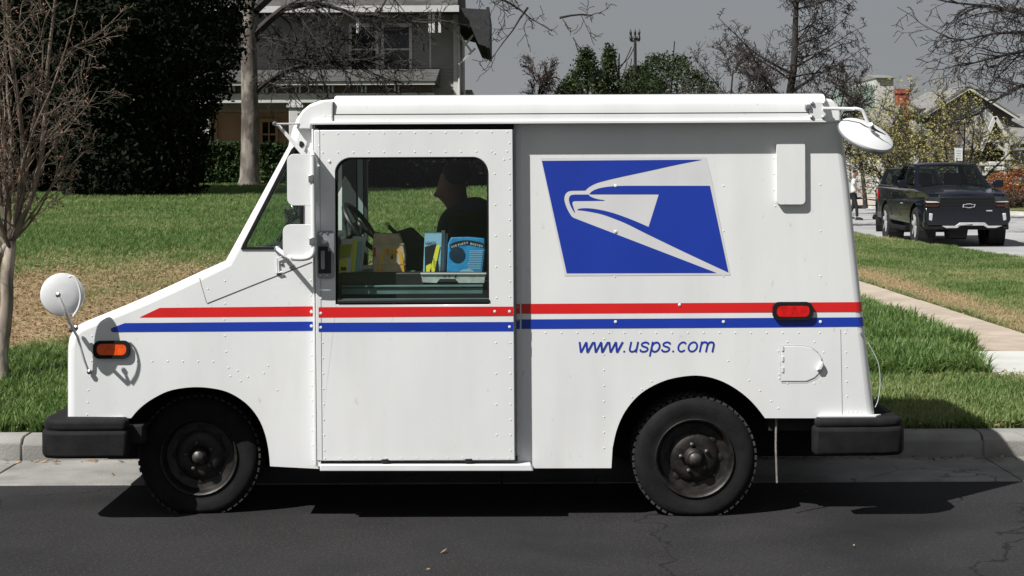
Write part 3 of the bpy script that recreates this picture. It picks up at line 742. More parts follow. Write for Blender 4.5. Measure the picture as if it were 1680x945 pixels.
# ---- lettering
def text(s_, name, m, parent, x, z, height, y, shear=0., width=None, rotz=0., tilt=0., bold=0., spacing=1.):
    cu = bpy.data.curves.new(name, 'FONT'); cu.body = s_; cu.size = 1; cu.shear = shear; cu.offset = bold; cu.space_character = spacing
    o = bpy.data.objects.new(name, cu); col.objects.link(o); bpy.context.view_layer.update()
    me = bpy.data.meshes.new_from_object(o.evaluated_get(bpy.context.evaluated_depsgraph_get())); bpy.data.objects.remove(o); 
    co = np.empty(len(me.vertices)*3, dtype=np.float32); me.vertices.foreach_get('co', co); co = co.reshape(-1, 3)
    w0 = co[:, 0].max()-co[:, 0].min(); sx = (width/w0) if width else height
    nx_ = (co[:, 0]-co[:, 0].min())*sx; nz = co[:, 1]*height
    ct, s2 = math.cos(tilt), math.sin(tilt)
    cz, sz = math.cos(rotz), math.sin(rotz)
    hx = nx_*ct-nz*s2; hz = nx_*s2+nz*ct
    new = np.stack([x+hx*cz, y+hx*sz, z+hz], 1).astype(np.float32)
    me.vertices.foreach_set('co', new.ravel()); me.update(); me.materials.clear(); me.materials.append(m); me.name = name
    o2 = bpy.data.objects.new(name, me); col.objects.link(o2); adopt(o2, parent); return o2
x_, z_ = V(948, 578.5)
def ell(cx, cy, rx, ry, a0=0, a1=360, n=28): return [(cx+rx*math.cos(R(lerp(a0, a1, k/n))), cy+ry*math.sin(R(lerp(a0, a1, k/n)))) for k in range(n+1)]
XH = .523
GLY = {'w': (.722, [[(.035, XH), (.205, .0), (.361, XH), (.517, .0), (.69, XH)]]), '.': (.278, [[(.10, .045), (.18, .045)]]),
       'u': (.556, [[(.11, XH)]+catmull([(.11, .30), (.11, .17), (.15, .075), (.25, .036), (.36, .07), (.44, .18)], 5), [(.445, XH), (.445, 0)]]),
       's': (.5, [catmull([(.43, .385), (.38, .46), (.25, .489), (.13, .455), (.095, .385), (.14, .315), (.27, .27), (.39, .22), (.43, .145), (.38, .065), (.25, .033), (.12, .065), (.065, .15)], 5)]),
       'p': (.556, [[(.105, XH), (.105, -.2)], ell(.295, .26, .19, .227)]), 'c': (.5, [ell(.265, .26, .19, .227, 38, 322)]), 'o': (.556, [ell(.278, .26, .205, .227)]),
       'm': (.833, [[(.11, XH), (.11, 0)], catmull([(.11, .33), (.14, .43), (.2, .48), (.28, .487), (.37, .455), (.415, .35), (.415, .2)], 5)+[(.415, 0)], catmull([(.415, .33), (.45, .43), (.51, .48), (.59, .487), (.68, .455), (.725, .35), (.725, .2)], 5)+[(.725, 0)]])}
EM = 226/6.723/317; cur = 0; xb_, zb_ = V(946, 578.5); first_ = None
for ch in 'www.usps.com':
    w_, strokes = GLY[ch]; mb = MB(); th = .0415 if ch != 'w' else .052
    if ch == 'w':
        P = strokes[0]; hw_ = .047
        for si, (a_, b_) in enumerate(zip(P, P[1:])):
            q4 = [(a_[0]-hw_, a_[1]), (b_[0]-hw_, b_[1]), (b_[0]+hw_, b_[1]), (a_[0]+hw_, a_[1])]
            mb.add([(xb_+(cur+x+.21*z)*EM, -.0016-.0004*si, zb_+z*EM) for x, z in q4], [(0, 1, 2, 3)])
        strokes = []
    for si, st_p in enumerate(strokes):
        P = [Vector(q) for q in st_p]; L_, R_ = [], []; closed = (P[0]-P[-1]).length < 1e-4
        for i, q in enumerate(P):
            d0 = (q-P[i-1]).normalized() if i else ((P[-1]-P[-2]).normalized() if closed else (P[1]-q).normalized()); d1 = (P[i+1]-q).normalized() if i < len(P)-1 else ((P[1]-P[0]).normalized() if closed else d0)
            n0 = Vector((-d0.y, d0.x)); n1 = Vector((-d1.y, d1.x)); nn = (n0+n1).normalized(); m_ = min(2.2, 1/max(.3, nn.dot(n0)))
            L_.append(q+nn*th*m_); R_.append(q-nn*th*m_)
        if ch == 'w': L_ = [Vector((q.x, min(XH, max(0, q.y)))) for q in L_]; R_ = [Vector((q.x, min(XH, max(0, q.y)))) for q in R_]
        mb.grid([[(xb_+(cur+q.x+.21*q.y)*EM, -.0016-.0004*si, zb_+q.y*EM) for q in row] for row in (R_, L_)])
    mb.build('letter', M['blue'], van, fix=False); cur += w_
# ---- rivets
rv_van = MB(); rv_door = MB()
def riv(mb, pts, y, r=.0050, h=.0022):
    for px, py in pts:
        x, z = V(px, py); mb.dome((x, y, z), r, h)
def rrow(a, b, n): return [(lerp(a[0], b[0], k/(n-1)), lerp(a[1], b[1], k/(n-1))) for k in range(n)]
riv(rv_door, rrow((532, 220), (832, 217), 13), DY0); riv(rv_door, rrow((532, 250.5), (832, 248.5), 13), DY0)
riv(rv_door, rrow((827, 262), (812, 252), 2), DY0)
riv(rv_door, rrow((836, 235), (838, 735), 21), DY0); riv(rv_door, rrow((812, 285), (815, 487), 5), DY0); riv(rv_door, rrow((814, 560), (815, 710), 4), DY0)
riv(rv_door, rrow((536, 748), (835, 747), 13), DY0); riv(rv_door, rrow((532, 560), (535, 735), 8), DY0); riv(rv_door, rrow((526, 240), (527, 370), 5), DY0)
riv(rv_door, [(530, 487), (545, 487), (543, 265), (524, 290), (812, 509), (836, 509), (836, 534), (529, 512), (529, 535)], DY0, .009, .005)
rv_door.build('rivet', M['white_trim'], door, kind='stuff', smooth=True)
riv(rv_van, rrow((510, 460), (513, 755), 13), 0); riv(rv_van, rrow((849, 240), (850, 745), 24), -.006)
riv(rv_van, rrow((845+50, 546), (1310, 546), 17), 0); riv(rv_van, [(1345, 546), (1387, 546)], 0)
riv(rv_van, rrow((150, 592), (350, 593), 9), 0); riv(rv_van, [(369, 498), (368, 524), (369, 551), (371, 577), (375, 603), (390, 608), (407, 618), (433, 612), (369, 461), (341, 474), (147, 565), (151, 551)], 0)
riv(rv_van, rrow((145, 640), (143, 680), 3), 0); riv(rv_van, rrow((991, 556), (991, 735), 8), 0)
riv(rv_van, rrow((1388, 578), (1390, 650), 4), 0); riv(rv_van, rrow((1391, 676), (1412, 676), 4), 0)
riv(rv_van, [(1277, 576), (1287, 573), (1278, 614), (1287, 614), (1278, 621), (1287, 621), (1292, 561), (1336, 561), (1351, 578), (1292, 629), (1336, 629), (1229, 624), (1247, 641), (1265, 658), (1277, 670)], 0)
riv(rv_van, [(1187, 305), (1187, 379), (1187, 453), (1009, 454), (1346, 379), (1346, 453), (1346, 303), (1270, 259), (1270, 285), (1270, 311), (1272, 338), (1323, 260), (1323, 285), (1323, 311), (1195, 592)], 0)
riv(rv_van, [(1010, 528), (1187, 528), (1346, 528), (511, 512), (511, 535), (850, 503), (851, 517), (1115, 500), (1010, 305), (1010, 380)], -.0016, .009, .005)
riv(rv_van, rrow((1021, 664), (1085, 613), 5)[1:4], 0); riv(rv_van, rrow((455, 640), (440, 600), 2), 0)
riv(rv_van, rrow((378, 617), (395, 625), 2), 0)
riv(rv_van, [(534, 190.5), (545, 190.5), (523, 203), (534, 203), (545, 203)], -.04)
for px in range(640, 1340, 99): riv(rv_van, [(px, 197.5)], -.066)
rv_van.build('rivet', M['white_trim'], van, kind='stuff', smooth=True)
# panel seams
def seam(pts, w=.0022, y=-.0012, m='seam', parent=van):
    P = [Vector(V(*p)) for p in pts]; mb = MB()
    for a_, b_ in zip(P, P[1:]):
        d = (b_-a_).normalized(); n_ = Vector((-d.y, d.x))*w/2
        mb.plate([[tuple(a_-n_), tuple(b_-n_), tuple(b_+n_), tuple(a_+n_)]], y)
    return mb.build('panel_seam', M[m], parent, fix=False)
seam([(340, 498), (430, 462), (512, 430)], .005)
seam([(325, 448), (331, 470), (339, 497)], .0025, m='greymetal')
seam([(1379, 540), (1382, 686)], .002, m='greymetal')
# ---- side lamps
def lamp(x0, y0, x1, y1, lens, nm):
    a_, b_ = V(x0, y1), V(x1, y0); h_ = b_[1]-a_[1]
    oo = rrect(a_[0], a_[1], b_[0], b_[1], h_*.36, n=6); i_ = .016
    ii = rrect(a_[0]+i_*1.15, a_[1]+i_*1.1, b_[0]-i_*1.15, b_[1]-i_*.9, (h_-2*i_)*.42, n=6)
    bz = MB().plate([oo, ii], -.020, .0).build(nm, M['rubber'], van, bevel=.006, seg=3)
    MB().plate([ii], -.017, -.002).build('lens', lens, bz, bevel=.005, seg=3)
lamp(154, 558.5, 214, 588, M['amber'], 'side_lamp'); lamp(1267, 495, 1333, 525, M['redlens'], 'side_lamp')
# ---- vent panel, fuel flap
MB().plate([rrect(*V(1273, 335.5), *V(1319.5, 232.5), .022)], -.026, 0).build('vent_cover', M['white'], van, bevel=.006, seg=3)
fl = VL([(1282, 625), (1282, 568), (1318, 568), (1330, 571), (1340, 578), (1347, 588), (1349, 599), (1345, 610), (1336, 619), (1322, 625)])
fo = MB().plate([fl], -.004, 0).build('fuel_flap', M['white'], van, bevel=.0012)
seam([(1281, 626), (1281, 567), (1318, 567), (1331, 570), (1341, 577), (1347.5, 587), (1350, 599), (1346, 611), (1337, 620), (1322, 626), (1281, 626)], .0022, -.0046, m='greymetal', parent=fo)
MB().prism(VL([(1339, 607), (1346, 606), (1350, 598), (1348, 592)]), 'y', -.022, -.004).build('flap_pull', M['white_trim'], fo, bevel=.003)
for py in (577, 594, 612): MB().box((V(1279.5, 0)[0], -.008, V(0, py+4)[1]), (V(1282.5, 0)[0], 0, V(0, py-4)[1])).build('hinge', M['white_trim'], fo)
# small knob and wire loop on the rear corner
kn = MB().tube([(V(1413, 553)[0], .0, V(0, 553)[1]), (V(1413, 553)[0], -.02, V(0, 553)[1])], .008, 8).build('catch', M['greymetal'], van)
wl = MB().tube([W(*p) for p in catmull([(1424, 562), (1434, 580), (1442, 600), (1444, 630), (1441, 655), (1436, 668)], 4)], .0022, 6).build('wire_loop', mat('pale_cord', (.5, .52, .52), .6), van, smooth=True)
# ---- door latch plate
lp = MB().plate([rrect(*V(523.5, 455), *V(551, 377.5), .018)], DY0-.010, DY0).build('latch_plate', M['greymetal'], door, bevel=.003)
MB().plate([VL([(525.5, 447), (546, 447), (546, 411), (541, 411), (541, 403), (525, 403)])], DY0-.0125, DY0-.004).build('latch_recess', M['black'], lp, bevel=.002)
MB().plate([rrect(*V(530, 440), *V(536, 410), .006)], DY0-.022, DY0-.008).build('handle', M['greymetal'], lp, bevel=.004)
x_, z_ = V(535, 396); MB().lathe((x_, DY0-.006, z_), (0, -1, 0), [(.016, 0), (.016, .012), (.008, .014), (.008, .008), (0, .008)], 14).build('lock', M['chrome'], lp, smooth=True)
sc_ = MB(); riv(sc_, [(530, 382), (540, 382), (529, 451), (540, 451)], DY0-.010, .007, .005); sc_.build('screw', M['chrome'], lp, smooth=True, kind='stuff')
# ---- square mirrors on their tube
MY = -.13
def mirror_head(x0, y0, x1, y1, nm):
    o = MB().plate([rrect(*V(x0, y1, MY), *V(x1, y0, MY), .035, n=5)], MY-.03, MY+.022).build(nm, M['white_trim'], van, bevel=.02, seg=4)
    MB().plate([rrect(*V(x0+2, y1-2, MY), *V(x1-1, y0+2, MY), .03, n=5)], MY+.0225, MY+.027).build('mirror_glass', M['chrome'], o)
    return o
mirror_head(472.5, 252.5, 520, 337, 'side_mirror'); mirror_head(465.5, 368, 518, 424, 'side_mirror')
mt = MB(); mt.tube([W(*p, MY-.045) for p in [(513, 256), (513.5, 300), (514, 345), (514.5, 395)]+catmull([(514.5, 395), (514.5, 412), (509, 421), (497, 424.5), (480, 424)], 5)[1:]], .0125, 10)
mt.tube([W(480, 424, MY-.045), W(468, 418, MY), W(456, 409, -.01)], .0115, 8)
mt.tube([W(513, 256, MY-.045), W(513, 250, MY-.03), W(508, 245, -.01)], .0115, 8)
mtb = mt.build('mirror_bracket', M['white_trim'], van, smooth=True)
for px, py in ((513, 293), (514.5, 395)):
    x_, z_ = V(px, py, MY); MB().box((x_-.015, MY-.062, z_-.02), (x_+.012, MY-.028, z_+.02)).build('clamp', M['chrome'], mtb, bevel=.004)
MB().lathe(W(456, 409, 0), (0, -1, 0), [(.018, -.002), (.018, .012), (.009, .02), (0, .02)], 12).build('bracket_foot', M['greymetal'], mtb, smooth=True)
# catch bracket below the mirror
MB().tube([W(*p, -.012) for p in ((463, 421), (454, 424), (455, 448), (463, 446))], .0045, 6).build('bracket', M['white_trim'], van)
bb = MB(); riv(bb, [(463, 433), (456, 449), (477, 438), (481, 436)], -.001, .010, .008); bb.build('bolt', M['chrome'], van, kind='stuff')
# upper brace of the mirror arm
MB().tube([W(452, 203.5, -.10), W(496, 203, -.03)], .005, 6).build('brace', M['white_trim'], van)
MB().prism([V(451, 202, -.06), V(457, 202, -.06), V(503, 252, -.06), V(497, 257, -.06)], 'y', -.075, -.068).build('brace', M['white_trim'], van, bevel=.002)
x_, z_ = V(455, 203.5); MB().lathe((x_, -.085, z_), (0, -1, 0), [(.011, 0), (.011, .02), (0, .022)], 10).build('bolt', M['chrome'], van, kind='stuff')
MB().plate([[(V(491, 239)[0]+.02*math.cos(t*PI/8)*(1 if math.cos(t*PI/8) > 0 else .3)+.006, V(0, 239)[1]+.017*math.sin(t*PI/8)) for t in range(16)]], -.003).build('pillar_hole', M['black'], van, fix=False)
# ---- round mirrors
rmY = -.16
def round_mirror(c, ax, r_, parent, tilt=None):
    ax = Vector(ax).normalized()
    o = MB().lathe(c, ax, [(0, r_*.10), (r_*.45, r_*.08), (r_*.8, r_*.02), (r_*.97, -r_*.06), (r_, -r_*.14), (r_*.98, -r_*.2), (r_*.9, -r_*.21), (0, -r_*.1)], 40).build('round_mirror', M['white_trim'], parent, smooth=True)
    return o
fm = round_mirror(W(103, 483, rmY), (.38, -1, .12), .110, van)
MB().tube([W(*p, rmY-.035) for p in catmull([(113, 455), (119, 453), (126, 461), (131, 476), (132, 490), (128, 506), (120, 519)], 4)], .006, 6).build('mirror_hoop', M['white_trim'], fm, smooth=True)
c_ = W(97, 485, rmY-.05)
arm = MB(); arm.tube([c_+Vector((0, -.01, 0)), W(104, 503, rmY-.055), W(111, 518, rmY-.035), W(118, 536, -.06)], [.0055, .009, .0085, .0095], 8)
arm.tube([W(118, 537, -.06), W(124, 541, -.03)], .012, 8)
arm.build('mirror_arm', M['white_trim'], fm, smooth=True)
MB().tube([W(118, 537, -.065), W(127, 552, -.06), W(138, 590, -.035), W(146, 612, -.012)], .007, 8).build('mirror_strut', M['white_trim'], fm, smooth=True)
bb = MB()
for px, py, y_ in ((96, 484, rmY-.055), (117, 541, -.078), (125, 538, -.05), (147, 610, -.014)): x_, z_ = V(px, py, y_); bb.lathe((x_, y_, z_), (0, -1, 0), [(.013, 0), (.013, .008), (.006, .012), (0, .013)], 10)
bb.build('bolt', M['chrome'], fm, kind='stuff')
# base of the mirror on the hood
MB().prism(VL([(135, 530), (146, 524), (158, 519), (165, 515), (163, 519), (140, 531)]), 'y', .06, .12).build('hood_hinge', M['black'], van)
rm = round_mirror(W(1423, 217, -.10), (.30, -.50, .80), .148, van)
MB().lathe(W(1423, 217, -.10), Vector((.30, -.50, .80)).normalized(), [(.150, -.018), (.152, -.026), (.148, -.034), (.14, -.034)], 40).build('mirror_rim', M['greymetal'], rm, smooth=True)
ra = MB(); ra.tube([W(1350, 178, -.085), W(1398, 178.5, -.10)]+[W(*p, -.13) for p in catmull([(1404, 178), (1414, 181), (1419, 190), (1424, 202), (1428, 207)], 4)], .0085, 8)
ra.tube([W(1428, 204, -.15), W(1431, 211, -.13)], .014, 8)
ra.build('mirror_arm', M['white_trim'], rm, smooth=True)
MB().tube([W(1430, 209, -.155), W(1440, 215, -.165), W(1453, 221, -.16)], [.008, .005, .002], 6).build('pivot', M['black'], rm)
MB().plate([VL([(1324, 197), (1350, 197), (1350, 168), (1324, 168)])], -.082, -.06).build('mount_plate', M['white_trim'], rm, bevel=.003)
bb = MB()
for px, py in ((1327.5, 170.5), (1347, 170.5), (1327, 193), (1346, 193)): x_, z_ = V(px, py); bb.lathe((x_, -.082, z_), (0, -1, 0), [(.011, 0), (.011, .007), (.005, .012), (0, .012)], 6)
bb.build('bolt', M['greymetal'], rm, kind='stuff')
MB().box((V(1316, 0)[0], -.095, V(0, 186)[1]), (V(1324, 0)[0], -.06, V(0, 178)[1])).build('arm_end', M['greymetal'], rm, bevel=.004)
# ---- bumpers
zb = lambda p: V(0, p)[1]
fb = MB(); xe = V(66, 0)[0]; x1 = V(213, 0)[0]; x2 = V(112, 0)[0]
plan = [(x1, -.11), (xe+.10, -.11), (xe+.03, -.08), (xe, -.0), (xe, VW), (xe+.03, VW+.08), (xe+.10, VW+.11), (x1, VW+.11), (x1, VW+.0), (x2, VW-.02), (x2, .02), (x1, .0)]
fb.prism(plan, 'z', zb(748), zb(703)); o = fb.build('front_bumper', M['rubber'], van, bevel=.02, seg=3)
fb = MB(); plan2 = [(lerp(a_, x1, .03) if a_ < x2 else a_-.004, b_*1.0+(.012 if b_ < 0 else -.012)) for a_, b_ in plan]
fb.prism(plan2, 'z', zb(706), zb(684)); fb.build('bumper_top', M['rubber'], o, bevel=.028, seg=4)
MB().prism([(V(104, 0)[0], -.035), (V(190, 0)[0], -.035), (V(200, 0)[0], .0), (V(100, 0)[0], .02)], 'z', zb(687.5), zb(685.5)).build('bumper_lip', M['white_trim'], o)
MB().box((V(205, 0)[0], -.02, zb(728)), (V(232, 0)[0], .1, zb(698))).build('bumper_bracket', M['under'], o, bevel=.008)
xr = V(1480, 0)[0]; x1 = V(1327, 0)[0]; x2 = V(1436, 0)[0]
plan = [(x1, -.11), (xr-.12, -.11), (xr-.03, -.08), (xr, .0), (xr, VW), (xr-.03, VW+.08), (xr-.12, VW+.11), (x1, VW+.11), (x1, VW), (x2, VW-.02), (x2, .02), (x1, .0)]
o = MB().prism(plan, 'z', zb(749), zb(702)).build('rear_bumper', M['rubber'], van, bevel=.022, seg=3)
plan2 = [(a_-(.012 if a_ > x2 else -.012), b_*1.0+(.012 if b_ < 0 else -.012)) for a_, b_ in plan]
MB().prism(plan2, 'z', zb(705), zb(689)).build('bumper_top', M['rubber'], o, bevel=.022, seg=4)
MB().prism([(V(1340, 0)[0], -.03), (V(1432, 0)[0], -.03), (V(1444, 0)[0], .02), (V(1340, 0)[0], .03)], 'z', zb(689.5), zb(686.8)).build('bumper_lip', M['white_trim'], o)
MB().prism(VL([(1434, 655), (1478, 693), (1434, 693)]), 'y', .12, VW-.12).build('rear_step', M['black'], van, bevel=.006)
MB().tube([W(1273.5, 686, .03), W(1273, 735, .032), W(1275, 792, .03)], .006, 6).build('ground_strap', mat('dusty_strap', (.22, .2, .17), .9, vary=.3, vscale=60), van)
# ---- wheels, liners and chassis
def wheel(cx, cy_, cz, R_, w_, nm, blocks, sign=1):
    """cy_ = outer face; sign=1: outer face looks to -Y"""
    ax = (0, -sign, 0); c = Vector((cx, cy_, cz))
    t = thing('x', None, None); bpy.data.objects.remove(t)
    o = MB().lathe(c, ax, [(.195, -.01), (.205, .0), (.215, -.002), (.235, .004), (.275, .007), (R_-.028, .0), (R_-.012, -.014), (R_-.004, -.03), (R_-.004, -w_+.03), (R_-.02, -w_+.008), (.27, -w_), (.20, -w_)], 56).build(nm, M['rubber'], van, smooth=True)
    def squash(ob):
        for v in ob.data.vertices:
            if v.co.z < .004: v.co.z = .003
            k_ = max(0, .10-v.co.z)/.10*(1 if math.hypot(v.co.x-cx, v.co.z-cz) > .22 else 0)
            if abs(v.co.y-cy_) < .05: v.co.y -= sign*.012*k_
    squash(o)
    tb = MB()
    nb = blocks
    for k in range(nb):
        a_ = 2*PI*k/nb
        for row, (h0, h1) in enumerate(((-.012, -.05), (-.06, -.10), (-.11, -.15), (-w_+.035, -w_+.008))):
            aa = a_+(row % 2)*PI/nb; da = PI/nb*.62
            vs = []
            for r_, ex in ((R_-.012, 0), (R_+(.002 if row else -.001), .0)):
                for hh in (h0, h1):
                    for s_ in (-1, 1):
                        q = aa+s_*da; vs.append((cx+math.cos(q)*r_, cy_-sign*hh*1, cz+math.sin(q)*r_))
            tb.add(vs, [(0, 1, 3, 2), (4, 6, 7, 5), (0, 4, 5, 1), (2, 3, 7, 6), (0, 2, 6, 4), (1, 5, 7, 3)])
    squash(tb.build('tread', M['tread'], o, kind='stuff'))
    rimo = MB().lathe(c, ax, [(.206, .004), (.203, .008), (.196, .004), (.19, -.01), (.182, -.03), (.176, -.045), (.15, -.05), (.135, -.052), (.12, -.035), (.085, -.022), (.06, -.03), (.055, -.03), (.05, -.01), (.036, .004), (0, .006)], 40).build('rim', M['rim'], o, smooth=True)
    hb = MB()
    for k in range(5):
        a_ = 2*PI*k/5+.5; hb.lathe((cx+.072*math.cos(a_), cy_+sign*.026, cz+.072*math.sin(a_)), ax, [(.011, -.002), (.011, .018), (.005, .022), (0, .022)], 6)
    hb.build('lug_nut', M['nut'], rimo, kind='stuff')
    sl = MB()
    for k in range(8):
        a_ = 2*PI*k/8; sl.lathe((cx+.118*math.cos(a_)*1.12, cy_+sign*.0455, cz+.118*math.sin(a_)*1.12), ax, [(.019, 0), (.0, .004)], 10)
    sl.build('vent_hole', M['under'], rimo, kind='stuff')
    MB().lathe((cx, cy_-sign*.004, cz), ax, [(.03, -.005), (.03, .015), (.02, .024), (0, .026)], 16).build('hub_cap', M['nut'], rimo, smooth=True)
    return o
wr = W(1140, 752, .05); R1 = wr.z+.026
wheel(wr.x, .05, wr.z, R1, .2, 'wheel', 54)
wf = W(326, 741, .17)
wheel(wf.x, .17, wr.z, R1, .2, 'wheel', 54)
wheel(wr.x, VW-.05, wr.z, R1, .2, 'wheel', 30, -1); wheel(wf.x, VW-.17, wr.z, R1, .2, 'wheel', 30, -1)
for arch in (archF, archR):
    P = VL(arch)
    for ya, yb in ((.018, .55), (VW-.55, VW-.018)):
        MB().grid([[(x, ya, z) for x, z in P], [(x, yb, z) for x, z in P]]).build('wheel_arch_liner', M['under'], van, fix=False)
        ym = yb if ya < 1 else ya
        MB().plate([P+[(P[-1][0], .25), (P[0][0], .25)]], ym, ym+.01).build('wheel_arch_liner', M['under'], van)
MB().box((V(130, 0)[0], .56, .22), (V(1420, 0)[0], VW-.56, .62)).build('chassis', M['under'], van)
MB().box((V(452, 0)[0], .03, V(0, 764)[1]), (V(995, 0)[0], VW-.03, V(0, 740)[1])).build('chassis', M['under'], van)
MB().box((V(1262, 0)[0], .06, .44), (V(1425, 0)[0], VW-.06, .52)).build('chassis', M['under'], van)
MB().tube([W(326, 741, .3), W(326, 741, 1.6)], .05, 8).build('axle', M['under'], van); MB().tube([W(1140, 752, .2), W(1140, 752, 1.7)], .06, 8).build('axle', M['under'], van)
# ------------------------------------------------------------ things in the cab
IY = .16
def PX(pts, Y): return [V(a, b, Y) for a, b in pts]
M['paper'] = mat('brown_paper', (.50, .40, .27), .85, vary=.15, vscale=20, bump=.2, bscale=60)
M['paper_white'] = mat('white_paper', (.62, .64, .62), .7, vary=.06)
M['yellow'] = mat('yellow_print', (.72, .70, .06), .5); M['orange'] = mat('orange_print', (.75, .38, .03), .6); M['redp'] = mat('red_print', (.5, .02, .015), .6)
M['paleblue'] = mat('pale_blue_print', (.25, .47, .62), .5); M['pouchblue'] = mat('blue_pouch_film', (.03, .26, .55), .35, vary=.15, vscale=15, bump=.3, bscale=25)
M['ink'] = mat('black_ink', (.012, .014, .018), .5)
# paper bag
tz = V(0, 448, IY)[1]
bag = thing('paper_bag', 'brown paper takeaway bag with an orange arch sign beside the steering wheel', 'paper bag', W(637, 448, IY))
MB().prism(PX([(611, 447.5), (664, 447.5), (665, 418), (662, 402), (654, 384), (613, 383), (611, 405)], IY), 'y', IY, IY+.10).build('bag', M['paper'], bag, bevel=.006)
ar = MB()
pts = [W(*p, IY-.003) for p in catmull([(622, 446), (625, 428), (630, 415), (636, 409), (641, 415), (643, 425), (646, 415), (651, 410), (657, 418), (661, 446)], 5)]
for a_, b_ in zip(pts, pts[1:]):
    d_ = (b_-a_).normalized(); n_ = Vector((-d_.z, 0, d_.x))*.008; ar.add([a_-n_, b_-n_, b_+n_, a_+n_], [(0, 1, 2, 3)])
ar.build('arch_print', M['orange'], bag, fix=False)
MB().plate([PX([(612.5, 421), (616.5, 421), (616.5, 406), (612.5, 406)], IY)], IY-.003).build('label_print', M['redp'], bag, fix=False)
MB().prism(PX([(611, 401), (663, 401), (663, 399.6), (611, 399.6)], IY), 'y', IY-.003, IY+.01).build('fold', M['paper'], bag)
MB().prism(PX([(611, 434), (665, 434), (665, 433), (611, 433)], IY), 'y', IY-.003, IY+.01).build('fold', M['paper'], bag)
# dark parcel leaning on the bag
pc = MB().prism(PX([(640, 383), (676, 372), (700, 395), (706, 430), (688, 445), (672, 448), (655, 415)], IY+.14), 'y', IY+.10, IY+.16).build('shoulder_bag', mat('dark_canvas', (.02, .018, .016), .8, vary=.3, bump=.3), None, bevel=.012, seg=3)
tag(pc, 'black canvas bag slumped between the paper bag and the envelopes', 'bag')
MB().tube([W(654, 386, IY+.12), W(640, 374, IY+.11), W(636, 367, IY+.11)], [.012, .011, .008], 7).build('strap', M['black'], pc)
MB().tube([W(638, 370, IY+.10), W(633, 365, IY+.10)], .010, 7).build('tag', mat('pale_green_tag', (.4, .55, .2), .6), pc)
MB().box((V(658, 0, IY)[0], IY+.02, V(0, 463, IY)[1]), (V(680, 0, IY)[0], IY+.09, V(0, 447, IY)[1])).build('cup', mat('green_cup', (.05, .1, .07), .5), None, bevel=.01)
tag(bpy.data.objects['cup'], 'small dark green cup on the tray below the black bag', 'cup')
# mail bundles standing in the tray
def mail(nm, label, cat, x0, y0, x1, y1, Y, m, lean=0, th=.012):
    o = MB().prism(PX([(x0+lean*.0, y1), (x1, y1), (x1+lean, y0), (x0+lean, y0)], Y), 'y', Y, Y+th).build(nm, m, None, bevel=.001)
    return tag(o, label, cat)
o = mail('magazine', 'pale blue and yellow magazine standing right of the black bag', 'magazine', 694, 381, 722, 448, IY-.02, M['paleblue'], 3)
def prt(pts, m, par, Y, nm='print'): return MB().plate([PX(pts, Y)], Y-.0025).build(nm, m, par, fix=False)
prt([(697, 405), (716, 400), (720, 446), (697, 446)], M['ink'], o, IY-.02)
prt([(705, 446), (713, 446), (722, 403), (716, 402)], M['yellow'], o, IY-.0215)
prt([(699, 446), (708, 446), (707, 432), (699, 436)], M['yellow'], o, IY-.0215)
text('HEARTY', 'lettering', M['ink'], o, *V(698, 402, IY-.024), .026, IY-.024, width=.055, bold=.01)
for k, (w_, h_) in enumerate((('GALINT', 12), ('MODEL', 9), ('SYSTEM', 10))):
    text(w_, 'lettering', M['ink'], o, *V(710+k*4, 424+k*5, IY-.026), .013, IY-.026, width=.055, tilt=-PI/2+.1)
# envelopes behind it
mail('envelope', 'white envelope edge standing directly behind the magazine', 'envelope', 722, 378, 728, 448, IY+.01, M['paper_white'], 2)
mail('envelope', 'thin pale blue envelope between the magazine and the blue pouch', 'envelope', 727, 383, 731, 448, IY+.03, M['paleblue'], 4)
po = MB().prism(PX([(733, 448), (792, 448), (796, 410), (795, 391), (768, 388), (740, 389), (735, 400)], IY), 'y', IY-.01, IY+.05).build('pouch', M['pouchblue'], None, bevel=.012, seg=3)
tag(po, 'bright blue mailing pouch with a curved black name band on the mail tray', 'pouch')
band = catmull([(738, 401), (750, 396), (768, 394), (786, 397), (794, 400)], 4); band2 = [(a_, b_+7) for a_, b_ in band[::-1]]
prt(band+band2, M['ink'], po, IY-.0105)
for k, ch in enumerate('NORTHERN BREWER'):
    t_ = k/14; xx = lerp(740, 789.5, t_); yy = lerp(lerp(406.5, 399.8, min(1, t_*2)), 405.5, max(0, t_*2-1))
    if ch != ' ': text(ch, 'lettering', M['paper_white'], po, *V(xx, yy, IY-.0145), .0155, IY-.0145, width=.0085, bold=.01)
for k in range(11):
    yy = 411+k*2.9; x0 = 771-k*.45+rg.uniform(-1, 1); prt([(x0, yy), (792-k*.35, yy), (792-k*.35, yy+1.4), (x0, yy+1.4)], M['paleblue'], po, IY-.011)
el = MB().plate([[V(766+13*math.cos(t*PI/10), 447-6*math.sin(t*PI/10), IY) for t in range(11)]], IY-.0135).build('print', M['paleblue'], po, fix=False)
el = MB().lathe(W(750, 418, IY-.010), (0, -1, 0), [(.042, 0), (.040, .004), (0, .006)], 24).build('print', mat('dark_blue_print', (.01, .03, .06), .4), po, smooth=True)
